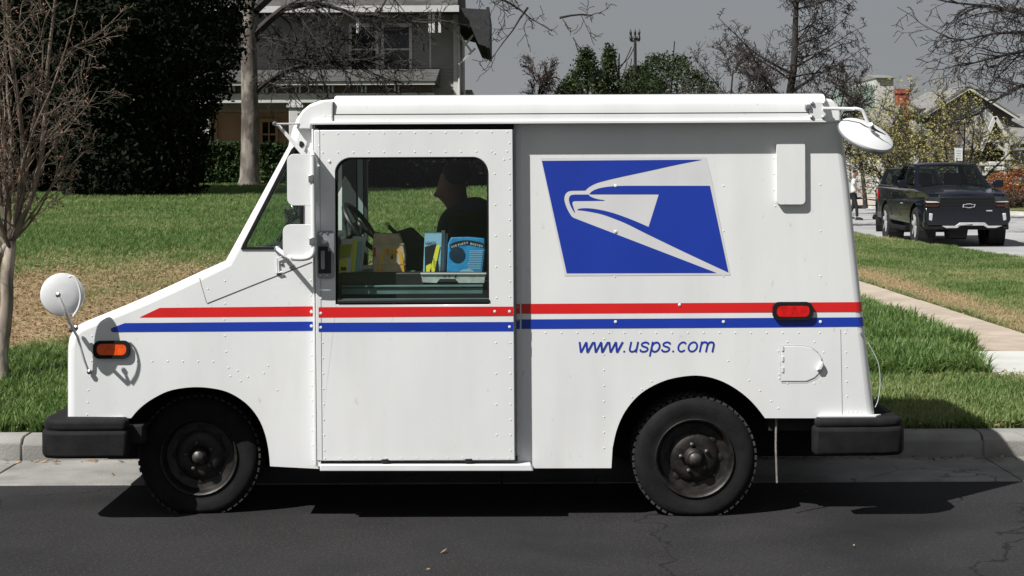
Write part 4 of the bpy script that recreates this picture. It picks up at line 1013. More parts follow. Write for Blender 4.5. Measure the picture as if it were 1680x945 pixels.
# mail tub
tub = MB().plate([PX([(691, 448), (797, 448), (795, 464), (752, 464), (747, 458), (722, 458), (717, 464), (693, 463)], IY-.05)], IY-.06, IY-.05).build('mail_tub', mat('tub_plastic', (.42, .47, .46), .5, vary=.15, vscale=25), None, bevel=.002)
tag(tub, 'low grey plastic mail tub with a cut-out grip holding the envelopes', 'tub')
MB().box((V(691, 0, IY)[0], IY-.05, V(0, 464, IY)[1]), (V(797, 0, IY)[0], IY+.12, V(0, 462, IY)[1])).build('base', M['greymetal'], tub)
MB().plate([PX([(690, 450), (798, 450), (798, 447.5), (690, 447.5)], IY-.06)], IY-.068, IY-.06).build('rim', M['paper_white'], tub, bevel=.001)
for k, (ch, xx) in enumerate((('N', 727), ('Y', 735), ('I', 745), ('.', 751))): text(ch, 'lettering', M['ink'], tub, *V(xx, 456, IY-.063), .024, IY-.063, width=.016 if ch != '.' else .004, shear=.2)
# bundle left of the steering wheel
for i, (x0, y0, x1, y1, Y, m_, lab) in enumerate((
    (556, 393, 575, 448, IY-.02, 'paper_white', 'white and yellow envelope standing foremost left of the steering wheel'),
    (560, 392, 582, 448, IY+.01, 'yellow', 'yellow envelope standing behind the white one by the window edge'),
    (566, 396, 588, 446, IY+.04, 'paleblue', 'pale blue envelope leaning in the bundle by the window edge'),
    (572, 388, 594, 445, IY+.08, 'paper_white', 'large cream envelope at the back of the bundle by the steering wheel'))):
    o = mail('envelope', lab, 'envelope', x0, y0, x1, y1, Y, M[m_], 4+i)
    if i == 0:
        prt([(556.5, 446), (569, 446), (571, 426), (556.5, 426)], M['yellow'], o, Y); prt([(557, 424), (575, 422), (578, 400), (558, 402)], mat('olive_print', (.3, .36, .02), .5), o, Y)
        prt([(559, 444), (568, 444), (569, 438), (559, 438)], M['ink'], o, Y-.001)

# ------------------------------------------------------------ people
M['skin_dark'] = mat('dark_brown_skin', (.20, .11, .075), .5, vary=.1); M['skin'] = mat('brown_skin', (.22, .11, .07), .5, vary=.1)
def skinobj(name, chains, m, parent, sub=2):
    """chains: list of (points, radii, parent_ref) where parent_ref=(chain,idx) or None"""
    vs, es, rs, roots, first = [], [], [], [], []
    for pts, radii, ref in chains:
        base = len(vs); first.append(base)
        for k, p in enumerate(pts):
            vs.append(tuple(p)); rs.append(radii[k] if isinstance(radii[k], tuple) else (radii[k], radii[k]))
            if k: es.append((base+k-1, base+k))
        if ref is None: roots.append(base)
        else: es.append((first[ref[0]]+ref[1], base))
    me = bpy.data.meshes.new(name); me.from_pydata(vs, es, []); me.materials.append(m)
    o = bpy.data.objects.new(name, me); col.objects.link(o)
    sk = o.modifiers.new('skin', 'SKIN'); sk.use_smooth_shade = True; sk.branch_smoothing = .3
    if not me.skin_vertices: me.attributes
    for i, sv in enumerate(me.skin_vertices[0].data): sv.radius = rs[i]; sv.use_root = i in roots
    s2 = o.modifiers.new('sub', 'SUBSURF'); s2.levels = sub; s2.render_levels = sub
    adopt(o, parent); return o
def hand(wrist, fwd, palm_n, s=1.):
    fwd = fwd.normalized(); side_ = fwd.cross(palm_n).normalized(); dn = palm_n.normalized()
    ch = [([wrist, wrist+fwd*.04*s, wrist+fwd*.075*s], [(.020*s, .026*s), (.018*s, .036*s), (.013*s, .034*s)], None)]
    for k, (o_, L) in enumerate(((-.032, .062), (-.011, .072), (.011, .068), (.031, .054))):
        p0_ = wrist+fwd*.07*s+side_*o_*s
        ch.append(([p0_, p0_+fwd*L*.45*s+dn*.008*s, p0_+fwd*L*.75*s+dn*.026*s, p0_+fwd*L*.9*s+dn*.045*s], [.0095*s, .009*s, .0082*s, .007*s], None))
    p0_ = wrist+fwd*.03*s-side_*.03*s
    ch.append(([p0_, p0_+fwd*.025*s-side_*.025*s+dn*.01*s, p0_+fwd*.05*s-side_*.032*s+dn*.025*s], [.012*s, .0105*s, .008*s], None))
    return ch
def shift(chains, k): return [(a_, b_, (c__[0]+k, c__[1]) if c__ else None) for a_, b_, c__ in chains]
DYv = 1.12
dr = thing('person', 'driver in dark shirt seated in the van, reaching towards the mail', 'person', W(775, 520, DYv))
P_ = lambda x, y, d=0: W(x, y, DYv+d)
hd = [P_(762, 372), P_(752, 340), P_(741, 314), P_(742, 291), P_(746, 273)]
nearW, farW = P_(668, 412, -.34), P_(640, 398, .2)
body = [(hd, [(.07, .07), (.07, .068), (.10, .085), (.112, .09), (.075, .065)], None),
        ([P_(718, 318), P_(711, 321)], [(.02, .018), (.012, .012)], (0, 2)),
        ([P_(697, 436, -.24), P_(683, 424, -.29), nearW], [.04, .034, .026], None),
        ([P_(672, 425, .18), farW], [.034, .026], None)]
body += shift(hand(nearW, P_(640, 398, -.36)-nearW, Vector((-.3, .1, -1))), 0)+hand(farW, P_(618, 380, .2)-farW, Vector((-.5, -.2, -.8)))
skinobj('body', body, M['skin_dark'], dr, 2)
shirt = [([P_(782, 520), P_(778, 470), P_(768, 420), P_(764, 375), P_(768, 346), P_(757, 326)], [(.17, .19), (.18, .19), (.19, .21), (.19, .22), (.17, .22), (.09, .10)], None),
         ([P_(757, 372, -.19), P_(735, 410, -.23), P_(705, 436, -.24)], [.066, .055, .048], (0, 3)),
         ([P_(757, 372, .19), P_(728, 408, .22), P_(690, 428, .2)], [.066, .055, .046], (0, 3))]
skinobj('shirt', shirt, mat('navy_shirt', (.02, .026, .04), .85, vary=.2, bump=.2, bscale=30), dr)
skinobj('hair', [([P_(756, 306), P_(750, 290), P_(747, 272), P_(745, 264)], [(.10, .09), (.12, .105), (.10, .09), (.05, .05)], None)], mat('driver_hair', (.012, .01, .01), .8), dr)
skinobj('trousers', [([P_(785, 520), P_(755, 520, -.1), P_(700, 512, -.12), P_(672, 520, -.12), P_(668, 600, -.12)], [.13, .09, .075, .065, .05], None), ([P_(755, 520, .1), P_(700, 512, .12), P_(672, 520, .12), P_(668, 600, .12)], [.09, .075, .065, .05], (0, 0))], mat('dark_trousers', (.02, .022, .03), .9), dr)
seat = MB().prism([V(800, 330, DYv), V(812, 330, DYv), V(812, 560, DYv), V(716, 560, DYv), V(714, 536, DYv), V(792, 532, DYv)], 'y', DYv-.24, DYv+.24).build('driver_seat', mat('seat_vinyl', (.02, .022, .024), .7), van, bevel=.03, seg=3)
# walker on the side street
wy = 48.4
q = W(1401, 362, wy); gz = T(q.x, wy); q = Vector((q.x, wy, .03))
sc = 1.0
wk = thing('person', 'pedestrian in white t-shirt and black trousers walking on the side street past the van', 'person', q)
f_ = Vector((.8, -.25, 0)).normalized(); l_ = Vector((-f_.y, f_.x, 0)); u_ = Vector((0, 0, 1))
A_ = lambda f, l, z: q+f_*f+l_*l+u_*z
hp = .88
wristR = A_(.28, -.24, .93); wristL = A_(-.1, .28, .82)
body = [([A_(.02, 0, 1.42), A_(.03, 0, 1.5), A_(.06, 0, 1.58), A_(.06, 0, 1.67), A_(.04, 0, 1.72)], [.052, .055, (.078, .085), (.08, .09), .055], None),
        ([A_(.155, 0, 1.59), A_(.17, 0, 1.575)], [.016, .01], (0, 2)),
        ([A_(.05, -.22, 1.15), A_(.17, -.235, 1.02), wristR], [.04, .034, .024], None), ([A_(-.04, .23, 1.13), A_(-.07, .26, .98), wristL], [.04, .034, .024], None)]
body += hand(wristR, Vector((.7, -.2, -.4)), Vector((0, 1, -.3)))+hand(wristL, Vector((0, 0, -1)), Vector((0, -1, 0)))
skinobj('body', body, M['skin'], wk)
skinobj('shirt', [([A_(0, 0, .9), A_(0, 0, 1.05), A_(0, 0, 1.25), A_(0, 0, 1.38), A_(.02, 0, 1.44)], [(.125, .15), (.115, .14), (.12, .165), (.10, .17), (.06, .07)], None), ([A_(0, -.19, 1.36), A_(.03, -.215, 1.22)], [.06, .052], (0, 3)), ([A_(0, .19, 1.36), A_(-.03, .225, 1.2)], [.06, .052], (0, 3))], mat('white_tshirt', (.72, .72, .72), .9), wk)
skinobj('trousers', [([A_(0, 0, .93), A_(0, -.09, .83), A_(.10, -.09, .48), A_(.12, -.09, .10)], [(.12, .15), .088, .062, .05], None), ([A_(0, .09, .83), A_(-.03, .09, .48), A_(-.18, .09, .13)], [.088, .062, .05], (0, 0))], mat('black_trousers', (.015, .015, .016), .9), wk)
skinobj('hair', [([A_(.03, 0, 1.62), A_(.03, 0, 1.70), A_(.03, 0, 1.75)], [(.088, .09), (.09, .092), .05], None)], mat('black_hair', (.012, .01, .01), .7), wk)
for s_, f0 in ((-1, .12), (1, -.18)): MB().prism([(0, 0), (.27, 0), (.28, .04), (.17, .09), (.02, .10)], 'y', -.045, .045).build('shoe', M['black'], None, bevel=.015)
shoes = [o for o in bpy.data.objects if o.name.startswith('shoe')][-2:]
for o, (l0, f0, z0) in zip([o for o in bpy.data.objects if o.name.split('.')[0] == 'shoe'], ((-.09, .05, 0), (.09, -.25, .03))):
    o.parent = wk; o.location = f_*f0+l_*l0+u_*z0; o.rotation_euler.z = math.atan2(f_.y, f_.x)

# ------------------------------------------------------------ pickup truck
M['truck'] = mat('black_truck_paint', (.003, .0045, .010), .2, vary=.1, coat=.45, spec=.4)
M['tyre'] = mat('truck_tyre', (.014, .014, .015), .8, vary=.2)
M['silver'] = mat('silver_trim', (.55, .56, .57), .35, .3)
M['grille'] = mat('black_grille', (.008, .008, .009), .35)
def pickup(loc, rz, label, detail=True):
    t = thing('pickup_truck', label, 'pickup truck', loc); t.rotation_euler.z = rz
    def B(mb, nm, m, par=t, **k):
        # built in local coordinates
        me_o = mb.build(nm, m, None, **k); me_o.parent = par; return me_o
    WB1, WB2, RW = 1.02, 4.72, .435
    def arch(cy, r_, z0, n=12):
        a0 = math.asin((z0-.43)/r_) if abs(z0-.43) < r_ else 0
        return [(cy+r_*math.cos(a), .43+r_*math.sin(a)) for a in [PI-a0-(PI-2*a0)*k/n for k in range(n+1)]]
    # side profile (y rearwards, z): clockwise from the front bottom
    prof = [(.06, .50), (.0, .62), (.0, .95), (.03, 1.12), (.10, 1.20), (1.25, 1.30), (1.55, 1.31), (3.85, 1.34), (5.80, 1.36), (5.84, 1.30), (5.84, .62), (5.80, .52)]
    lower = arch(WB2, .56, .50)[::-1]+arch(WB1, .55, .48)[::-1]
    poly = prof+lower
    for s_ in (-1, 1):
        mb = MB(); n_ = len(poly)
        tri = tessellate_polygon([[Vector((a_, b_, 0)) for a_, b_ in poly]])
        def xs(y_, z_): return s_*(1.0-.05*max(0, (z_-.95)/.4)**1.5-.14*max(0, (.5-y_)/.5)**2-.03*max(0, (.7-z_)/.3))
        vo = [(xs(a_, b_), a_, b_) for a_, b_ in poly]; vi = [(s_*.62, a_, b_) for a_, b_ in poly]
        mb.add(vo+vi, [tuple(f) for f in tri]+[(i, (i+1) % n_, (i+1) % n_+n_, i+n_) for i in range(n_)])
        B(mb, 'side_panel', M['truck'], bevel=.025, seg=3)
    B(MB().prism([(.04, .55), (.03, 1.10), (.14, 1.19), (1.3, 1.285), (3.85, 1.30), (3.85, 1.0), (5.7, 1.0), (5.7, .5)], 'x', -.64, .64), 'chassis', M['truck'])
    # hood with raised centre
    hd_ = MB(); rows = []
    for y_ in (.06, .12, .3, .7, 1.1, 1.42):
        row = []
        for x_ in (-.86, -.70, -.48, -.40, 0, .40, .48, .70, .86):
            z_ = 1.17+.115*sstep(0, 1.4, y_)+.02*(y_/1.4); z_ += .035*(1-abs(x_)/.9)+(.028 if abs(x_) <= .40 else 0)*sstep(0, .3, y_)
            if y_ < .1: z_ -= .05
            if abs(x_) > .8: z_ -= .02
            row.append((x_, y_, z_+.02))
        rows.append(row)
    hd_.grid(rows); B(hd_, 'hood', M['hoodpaint'], smooth=True, fix=False)
    # cab
    def cabp(k, f): # lower ring -> upper ring
        pass
    lo = [(-.90, 1.40, 1.30), (.90, 1.40, 1.30), (.93, 3.92, 1.34), (-.93, 3.92, 1.34)]
    hi = [(-.70, 2.18, 1.87), (.70, 2.18, 1.87), (.70, 3.66, 1.88), (-.70, 3.66, 1.88)]
    fr = MB()
    def ring(a, b, c, d, u0, v0, split=False):
        a, b, c, d = map(Vector, (a, b, c, d)); P = lambda u, v: a.lerp(b, u).lerp(d.lerp(c, u), v)
        o_ = [P(0, 0), P(1, 0), P(1, 1), P(0, 1)]; i_ = [P(u0, v0), P(1-u0, v0), P(1-u0, 1-v0), P(u0, 1-v0)]
        fr.add(o_+i_, [(0, 1, 5, 4), (1, 2, 6, 5), (2, 3, 7, 6), (3, 0, 4, 7)])
        if split: fr.add([P(.48, v0), P(.52, v0), P(.52, 1-v0), P(.48, 1-v0)], [(0, 1, 2, 3)])
    ring(lo[0], lo[1], hi[1], hi[0], .055, .07); ring(lo[1], lo[2], hi[2], hi[1], .05, .13, True); ring(lo[2], lo[3], hi[3], hi[2], .08, .1); ring(lo[3], lo[0], hi[0], hi[3], .05, .13, True)
    B(fr, 'cab_frame', M['truck'], fix=False)
    rf = MB(); rows = []
    for y_, dz in ((2.14, -.015), (2.25, .03), (2.7, .05), (3.3, .05), (3.62, .03), (3.70, -.015)):
        rows.append([(x_, y_, 1.875+dz-.09*(abs(x_)/.75)**4) for x_ in (-.745, -.66, -.4, 0, .4, .66, .745)])
    rf.grid(rows); B(rf, 'roof', M['truck'], smooth=True, fix=False)
    def pane(a, b, c, d, nm, off, m=M['glass_dark'], inset=(.08, .08)):
        a, b, c, d = map(Vector, (a, b, c, d)); n_ = (b-a).cross(d-a).normalized()
        u0, v0 = inset; P = lambda u, v: a.lerp(b, u).lerp(d.lerp(c, u), v)+n_*off
        return B(MB().add([P(u0, v0), P(1-u0, v0), P(1-u0, 1-v0), P(u0, 1-v0)], [(0, 1, 2, 3)]), nm, m, fix=False)
    gm = M['truckglass']
    pane(lo[0], lo[1], hi[1], hi[0], 'windscreen', .012, gm, (.05, .06))
    for s_, a, b, c, d in ((-1, lo[3], lo[0], hi[0], hi[3]), (1, lo[1], lo[2], hi[2], hi[1])):
        A0, A1, A2, A3 = map(Vector, (a, b, c, d)); mid_b, mid_t = A0.lerp(A1, .5), A3.lerp(A2, .5)
        pane(A0, mid_b, mid_t, A3, 'side_window', .012, gm, (.09, .12)); pane(mid_b, A1, A2, mid_t, 'side_window', .012, gm, (.09, .12))
    for s_ in (-1, 1):
        y_ = 2.0; dm = MB()
        dm.box((s_*.96, 1.62, 1.33), (s_*1.16, 1.72, 1.37)); mr = MB().prism([(1.62, 1.31), (1.80, 1.31), (1.82, 1.48), (1.66, 1.50)], 'x', s_*1.01, s_*1.24)
        o_ = B(mr, 'door_mirror', M['truck'], bevel=.03, seg=3)
        B(MB().box((s_*.90, 1.66, 1.33), (s_*1.05, 1.74, 1.37)), 'mirror_arm', M['black'], o_)
        for y0_, y1_ in ((1.62, 2.66), (2.70, 3.80)):
            B(MB().box((s_*.995, y1_-.22, 1.16), (s_*1.025, y1_-.05, 1.19)), 'door_handle', M['truck'], bevel=.008)
        for y_ in (1.60, 2.68, 3.84):
            B(MB().box((s_*.985, y_-.006, .62), (s_*1.0015, y_+.006, 1.26)), 'door_gap', M['black'])
        B(MB().tube([(s_*1.02, 1.75, .36), (s_*1.05, 1.9, .36), (s_*1.05, 3.8, .36), (s_*1.02, 3.95, .36)], .055, 8), 'side_step', M['rubber'], smooth=True)
        B(MB().box((s_*1.001, 2.35, .93), (s_*1.006, 2.62, .955)), 'badge', M['silver'])
    # front: grille, lamps, bumper, skid plate
    B(MB().prism([(-.03, .62), (-.03, 1.12), (.02, 1.16), (.1, 1.16), (.1, .60)], 'x', -.62, .62), 'grille', M['grille'], bevel=.01)
    for z_ in (.72, .79, .93, 1.0, 1.07): B(MB().box((-.60, -.045, z_), (.60, -.03, z_+.022)), 'grille_bar', M['truck'])
    em_ = MB()
    bt = [(-.13, .035), (-.055, .035), (-.05, .05), (.05, .05), (.055, .035), (.145, .035), (.12, -.035), (.05, -.035), (.045, -.05), (-.05, -.05), (-.055, -.035), (-.145, -.035)]
    bi = [(x_*.86, z_*.72) for x_, z_ in bt]
    em_.plate([[(x_+.03, z_+.925) for x_, z_ in bt], [(x_+.03, z_+.925) for x_, z_ in bi]], -.066, -.05); B(em_, 'emblem', M['silver'])
    B(MB().box((.42, -.054, .80), (.55, -.046, .825)), 'badge', M['silver'])
    for s_ in (-1, 1):
        hl = B(MB().prism([(s_*.60, 1.13), (s_*.93, 1.12), (s_*.95, .99), (s_*.62, .99)], 'y', -.03, .16), 'headlight', mat('headlight_housing', (.03, .032, .035), .15, coat=1.) if 'hh' not in M else M['hh'], bevel=.012)
        B(MB().prism([(s_*.62, 1.005), (s_*.92, 1.005), (s_*.90, 1.03), (s_*.70, 1.02)] if s_ > 0 else [(-.62, 1.0), (-.92, 1.0), (-.95, 1.045), (-.91, 1.03), (-.70, 1.025)], 'y', -.045, -.028), 'lamp_strip', M['silver'] if s_ > 0 else M['paper_white'], hl)
        B(MB().lathe((s_*.80, -.03, 1.075), (0, -1, 0), [(.04, 0), (.035, .01), (0, .014)], 12), 'lamp_lens', M['glass'], hl)
        B(MB().prism([(s_*.85, 1.11), (s_*.93, 1.10), (s_*.94, 1.04), (s_*.88, 1.04)], 'y', -.034, -.028), 'side_reflector', M['amberdark'], hl)
        B(MB().prism([(s_*.60, .955), (s_*.93, .955), (s_*.93, .905), (s_*.66, .905)], 'y', -.035, .1), 'indicator', M['amberdark'], bevel=.008)
        B(MB().prism([(s_*.78, .75), (s_*.86, .76), (s_*.87, .60), (s_*.80, .58)], 'y', -.06, .02), 'fog_lamp', M['silver'], bevel=.015)
        B(MB().box((s_*.74, .05, .42), (s_*.95, .4, .60)), 'bumper_end', M['truck'], bevel=.03)
    B(MB().prism([(-.95, .88), (.95, .88), (.97, .60), (.90, .48), (-.90, .48), (-.97, .60)], 'y', -.045, .12), 'bumper', M['truck'], bevel=.03, seg=3)
    B(MB().prism([(-.58, .47), (-.28, .47), (-.18, .545), (.38, .545), (.46, .47), (.78, .47), (.62, .42), (.44, .42), (.35, .475), (-.16, .475), (-.24, .42), (-.50, .42)], 'y', -.075, -.03), 'skid_plate', M['silver'], bevel=.008)
    B(MB().box((-.93, -.02, .38), (.93, .3, .48)), 'air_dam', M['rubber'], bevel=.02)
    B(MB().box((-.35, .25, .18), (.05, .8, .42)), 'axle_housing', M['under'], bevel=.03)
    B(MB().tube([(.25, 2.05, 1.92), (.25, 2.16, 2.02)], .012, 6), 'antenna', M['black'])
    for s_ in (-1, 1):
        for y_ in (WB1, WB2):
            x_ = s_*.99
            w_ = B(MB().lathe((x_, y_, RW), (s_, 0, 0), [(.27, -.02), (.30, .0), (RW-.05, .0), (RW-.012, -.02), (RW, -.05), (RW, -.24), (RW-.02, -.27), (.27, -.28)], 32), 'wheel', M['tyre'], smooth=True)
            rim_ = B(MB().lathe((x_, y_, RW), (s_, 0, 0), [(.285, .004), (.27, -.01), (.25, -.08), (0, -.09)], 28), 'rim', M['grille'], w_, smooth=True)
            for k in range(6):
                a_ = k*PI/3+.3; d_ = Vector((0, math.cos(a_), math.sin(a_))); e_ = Vector((0, -math.sin(a_), math.cos(a_))); c_ = Vector((x_, y_, RW))
                p = [c_+d_*.03+e_*.03, c_+d_*.275+e_*.035, c_+d_*.275-e_*.035, c_+d_*.03-e_*.03]; ox = Vector((s_*.004, 0, 0)); oi = Vector((-s_*.05, 0, 0))
                B(MB().add([v+ox for v in p]+[v+oi for v in p], [(0, 1, 2, 3), (0, 4, 5, 1), (1, 5, 6, 2), (2, 6, 7, 3), (3, 7, 4, 0)]), 'spoke', M['silver'], rim_)
            B(MB().lathe((s_*.70, y_, .43), (s_, 0, 0), [(.56, -.1), (.56, .285)], 20), 'wheel_arch', M['under'], fix=False)
    # bed interior and tail
    B(MB().box((-.66, 3.95, 1.30), (.66, 5.7, 1.335)), 'bed_cover', M['rubber'])
    B(MB().box((-.98, 5.85, .50), (.98, 5.98, .66)), 'rear_bumper', M['rubber'], bevel=.02)
    for s_ in (-1, 1): B(MB().box((s_*.985, 5.78, .98), (s_*.90, 5.86, 1.22)), 'tail_light', M['redlens'])
    # inside seen through the glass
    B(MB().box((-.55, 3.0, 1.2), (-.15, 3.15, 1.66)), 'seat', M['tubgrey'], bevel=.05); B(MB().box((.15, 3.0, 1.2), (.55, 3.15, 1.66)), 'seat', M['tubgrey'], bevel=.05)
    B(MB().tube([Vector((.38+.17*math.cos(k*PI/8), 2.0+.05*math.sin(k*PI/8), 1.40+.15*math.sin(k*PI/8))) for k in range(17)], .015, 6), 'steering_wheel', M['black'], fix=False)
    B(MB().box((-.75, 1.55, 1.28), (.75, 1.95, 1.33)), 'dashboard', M['black'])
    return t
M['hoodpaint'] = mat('black_hood_paint', (.004, .006, .014), .15, vary=.1, coat=1., spec=.7)
M['truckglass'] = glass('truck_glass', (.28, .36, .38), 1.8); M['tubgrey'] = mat('seat_cloth', (.2, .2, .2), .9); M['amberdark'] = mat('dark_amber_lens', (.05, .012, .006), .3)
M['hh'] = mat('headlight_housing', (.03, .032, .035), .15, coat=1.)
tl_ = W(1587, 409, 28.8)
pk = pickup((tl_.x, 28.8, .025), R(-2.5), 'black pickup truck with silver skid trim and tinted windscreen facing the camera')
c2 = copy_tree(pk); c2.location = (W(1496, 380, 37.4).x, 37.4, .03); c2.rotation_euler.z = R(-13); c2.scale = (1, 1, .94); [bpy.data.objects.remove(o) for o in list(c2.children_recursive) if o.name.split('.')[0] in ('mirror_arm', 'door_mirror')]; c2['label'] = 'dark vehicle parked behind the bed of the black pickup, mostly hidden'
# ------------------------------------------------------------ vegetation
M['bark'] = mat('grey_bark_shadowed', (.20, .175, .15), .95, vary=.45, vscale=5, bump=.8, bscale=18, stretch=(1, 1, .4), detail=10)
addnoise(M['bark'], 3.5, .5, .62, (.07, .06, .05, .8), (1, 1, .5))  # dark bark patches; branch shadows on the trunk are painted in too
M['bark_dark'] = mat('dark_bark', (.032, .027, .025), .95, vary=.4, vscale=4, bump=.5, bscale=25)
M['myrtle'] = mat('pale_peeling_bark', (.30, .25, .21), .9, vary=.5, vscale=9, bump=.5, bscale=30, stretch=(1, 1, .35), detail=10)
addnoise(M['myrtle'], 9, .52, .6, (.10, .075, .06, .9), (1, 1, .3)); addnoise(M['myrtle'], 6, .6, .66, (.5, .45, .4, .8), (1, 1, .3))
M['twig'] = mat('reddish_twigs', (.135, .105, .08), .9, vary=.4, vscale=10)
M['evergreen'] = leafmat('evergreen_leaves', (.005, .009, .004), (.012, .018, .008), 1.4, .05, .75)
M['hedge'] = leafmat('hedge_leaves', (.018, .04, .010), (.05, .085, .022), 1.6, .15)
M['greentree'] = leafmat('green_leaves', (.016, .032, .010), (.05, .075, .022), 1.0, .2)
M['bud'] = leafmat('yellow_green_buds', (.32, .30, .09), (.55, .50, .20), 1.5, .4)
M['brownbud'] = leafmat('brown_buds', (.07, .045, .035), (.13, .085, .06), 1.5, .2)
M['redleaf'] = leafmat('orange_red_leaves', (.30, .05, .02), (.34, .16, .04), 2.2, .3)
def grow(rn, p, d, L, r, lvl, maxl, segs, tips, cfg):
    n = cfg.get('steps', 5); p = Vector(p); d = Vector(d).normalized(); pts = [p.copy()]; rad = [r]
    for k in range(n):
        d = (d+Vector((rn.gauss(0, 1), rn.gauss(0, 1), rn.gauss(0, 1)))*cfg['wig']*(1+.5*lvl)+Vector((0, 0, cfg['up'][min(lvl, len(cfg['up'])-1)]))).normalized()
        p = p+d*(L/n); pts.append(p.copy()); rad.append(r*(1-cfg.get('taper', .75)*(k+1)/n))
        if lvl < maxl and (k+1)/n > cfg['start'][min(lvl, len(cfg['start'])-1)]:
            for _ in range(cfg['kids'][min(lvl, len(cfg['kids'])-1)]):
                a = rn.uniform(0, 2*PI); u = d.orthogonal().normalized(); w = d.cross(u); ang = R(rn.uniform(*cfg['ang']))
                cdv = d*math.cos(ang)+(u*math.cos(a)+w*math.sin(a))*math.sin(ang)
                tt = (k+rn.random())/n
                grow(rn, pts[-1]-d*(L/n)*rn.random(), cdv, L*cfg['ratio']*rn.uniform(.6, 1.15)*(1-.45*tt), rad[-1]*rn.uniform(.4, .62)*cfg.get('rr', 1), lvl+1, maxl, segs, tips, cfg)
    segs.append((pts, rad, lvl))
    if lvl >= maxl-1: tips.extend(pts[1:])
def wood(name, segs, m, parent, minr=.004):
    mb = MB()
    for pts, rad, lvl in segs:
        sg = 10 if lvl == 0 else (6 if lvl == 1 else (4 if lvl == 2 else 3))
        mb.tube(pts, [max(minr, q) for q in rad], sg, cap=False)
    return mb.build(name, m, parent, fix=False, smooth=True)
def leaves(name, pts, m, parent, n, size, spread, seed, kind=None, droop=0, shape=.5):
    g = np.random.default_rng(seed); P0 = np.array([tuple(p) for p in pts]); P = P0[g.integers(0, len(P0), n)]+g.normal(0, spread, (n, 3))
    u = g.normal(size=(n, 3)); u /= np.linalg.norm(u, axis=1)[:, None]; w = np.cross(u, g.normal(size=(n, 3))); w /= np.linalg.norm(w, axis=1)[:, None]
    s_ = (size*g.uniform(.5, 1.3, n))[:, None]
    q = np.stack([P-u*s_, P-w*s_*shape, P+u*s_, P+w*s_*shape], 1).reshape(-1, 3)
    return fast_mesh(name, q, 4, m, parent, kind)
def base(px, py, D): q = WD(px, py, D); q.z = T(q.x, q.y)-.02; return q
# --- bare crape myrtle at the left edge
b0 = W(4, 650, 3.2); b0.z = T(b0.x, b0.y)-.03
tr = thing('bare_shrub', 'bare multi-stemmed shrub with peeling pale trunk and reddish twigs at the left edge', 'shrub', b0)
mb = MB(); y_ = 3.2
mb.tube([b0, W(4, 620, y_), W(2, 580, y_), W(7, 540, y_), W(12, 500, y_), W(11, 460, y_), W(15, 425, y_), W(19, 395, y_)], [.07, .05, .045, .048, .043, .046, .043, .03], 12)
mb.tube([b0+Vector((-.1, 0, 0)), W(-16, 560, y_+.1), W(-14, 470, y_+.1), W(-4, 420, y_+.05), W(14, 400, y_)], [.05, .04, .036, .035, .03], 10)
mb.build('trunk', M['myrtle'], tr, smooth=True, fix=False)
rn = random.Random(5); segs, tips = [], []
cfg = dict(wig=.085, up=[.04, .03, .02, .0], start=[.28, .25, .2], kids=[1, 1, 1], ang=(20, 60), ratio=.5, steps=7, taper=.8)
for k in range(13):
    a = lerp(-70, 52, k/12)+rn.uniform(-7, 7); st0 = W(rn.uniform(8, 26), rn.uniform(392, 420), y_)
    grow(rn, st0, (math.sin(R(a)), rn.uniform(-.5, .5), math.cos(R(a))*1.0+.2), rn.uniform(1.0, 2.1)*(1.12-.62*max(0, a)/60), rn.uniform(.009, .018), 0, 3, segs, tips, cfg)
for a, L in ((-5, 2.6), (8, 2.5), (18, 2.3), (-20, 2.4)):
    grow(rn, W(18, 400, y_), (math.sin(R(a)), 0, math.cos(R(a))), L, .024, 0, 3, segs, tips, cfg)
wood('branches', segs, M['twig'], tr, .0022)
leaves('seed_heads', tips, mat('dry_seed_heads', (.22, .10, .06), .9, vary=.5, vscale=20), tr, 1700, .011, .02, 3)
# --- the big evergreen
def crown_points(rn, c, rad_f, z0, z1, n, ny=.9):
    out_ = []
    while len(out_) < n:
        z = rn.uniform(z0, z1); rmax = rad_f((z-z0)/(z1-z0)); a = rn.uniform(0, 2*PI)
        bump_ = 1+.16*mnoise.noise((math.cos(a)*1.6+c.x, math.sin(a)*1.6, z*.7))+.1*mnoise.noise((math.cos(a)*5, math.sin(a)*5, z*2.2))
        r_ = rmax*bump_*(1-.5*rn.random()**2.2)
        out_.append((c.x+r_*math.cos(a), c.y+r_*math.sin(a)*ny, z))
    return out_
def pw(tab):
    def f(t):
        for (a, va), (b, vb) in zip(tab, tab[1:]):
            if t <= b: return lerp(va, vb, (t-a)/(b-a) if b > a else 0)
        return tab[-1][1]
    return f
b1 = base(215, 335, 37); rn = random.Random(2)
tr = thing('evergreen_tree', 'huge dense dark evergreen tree with branches to the lawn left of the pale house', 'tree', b1)
rf_ = pw([(0, 1.35), (.05, 1.6), (.2, 1.75), (.33, 2.2), (.45, 2.7), (.6, 2.75), (.8, 2.0), (1, .2)])
MB().tube([b1, b1+Vector((0, 0, 4)), b1+Vector((.1, 0, 8))], [.28, .2, .06], 10).build('trunk', M['bark_dark'], tr, smooth=True)
pts = crown_points(rn, b1, rf_, b1.z+.05, b1.z+8.6, 9000)
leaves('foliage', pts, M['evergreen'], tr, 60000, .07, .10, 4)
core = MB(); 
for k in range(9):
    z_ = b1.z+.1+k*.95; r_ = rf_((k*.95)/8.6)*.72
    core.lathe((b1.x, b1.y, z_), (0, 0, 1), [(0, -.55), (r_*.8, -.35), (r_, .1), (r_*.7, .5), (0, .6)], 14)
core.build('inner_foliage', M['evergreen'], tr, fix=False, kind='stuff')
b1b = base(20, 345, 40)
tr = thing('evergreen_tree', 'second dark evergreen tree behind the bare shrub at the left edge', 'tree', b1b)
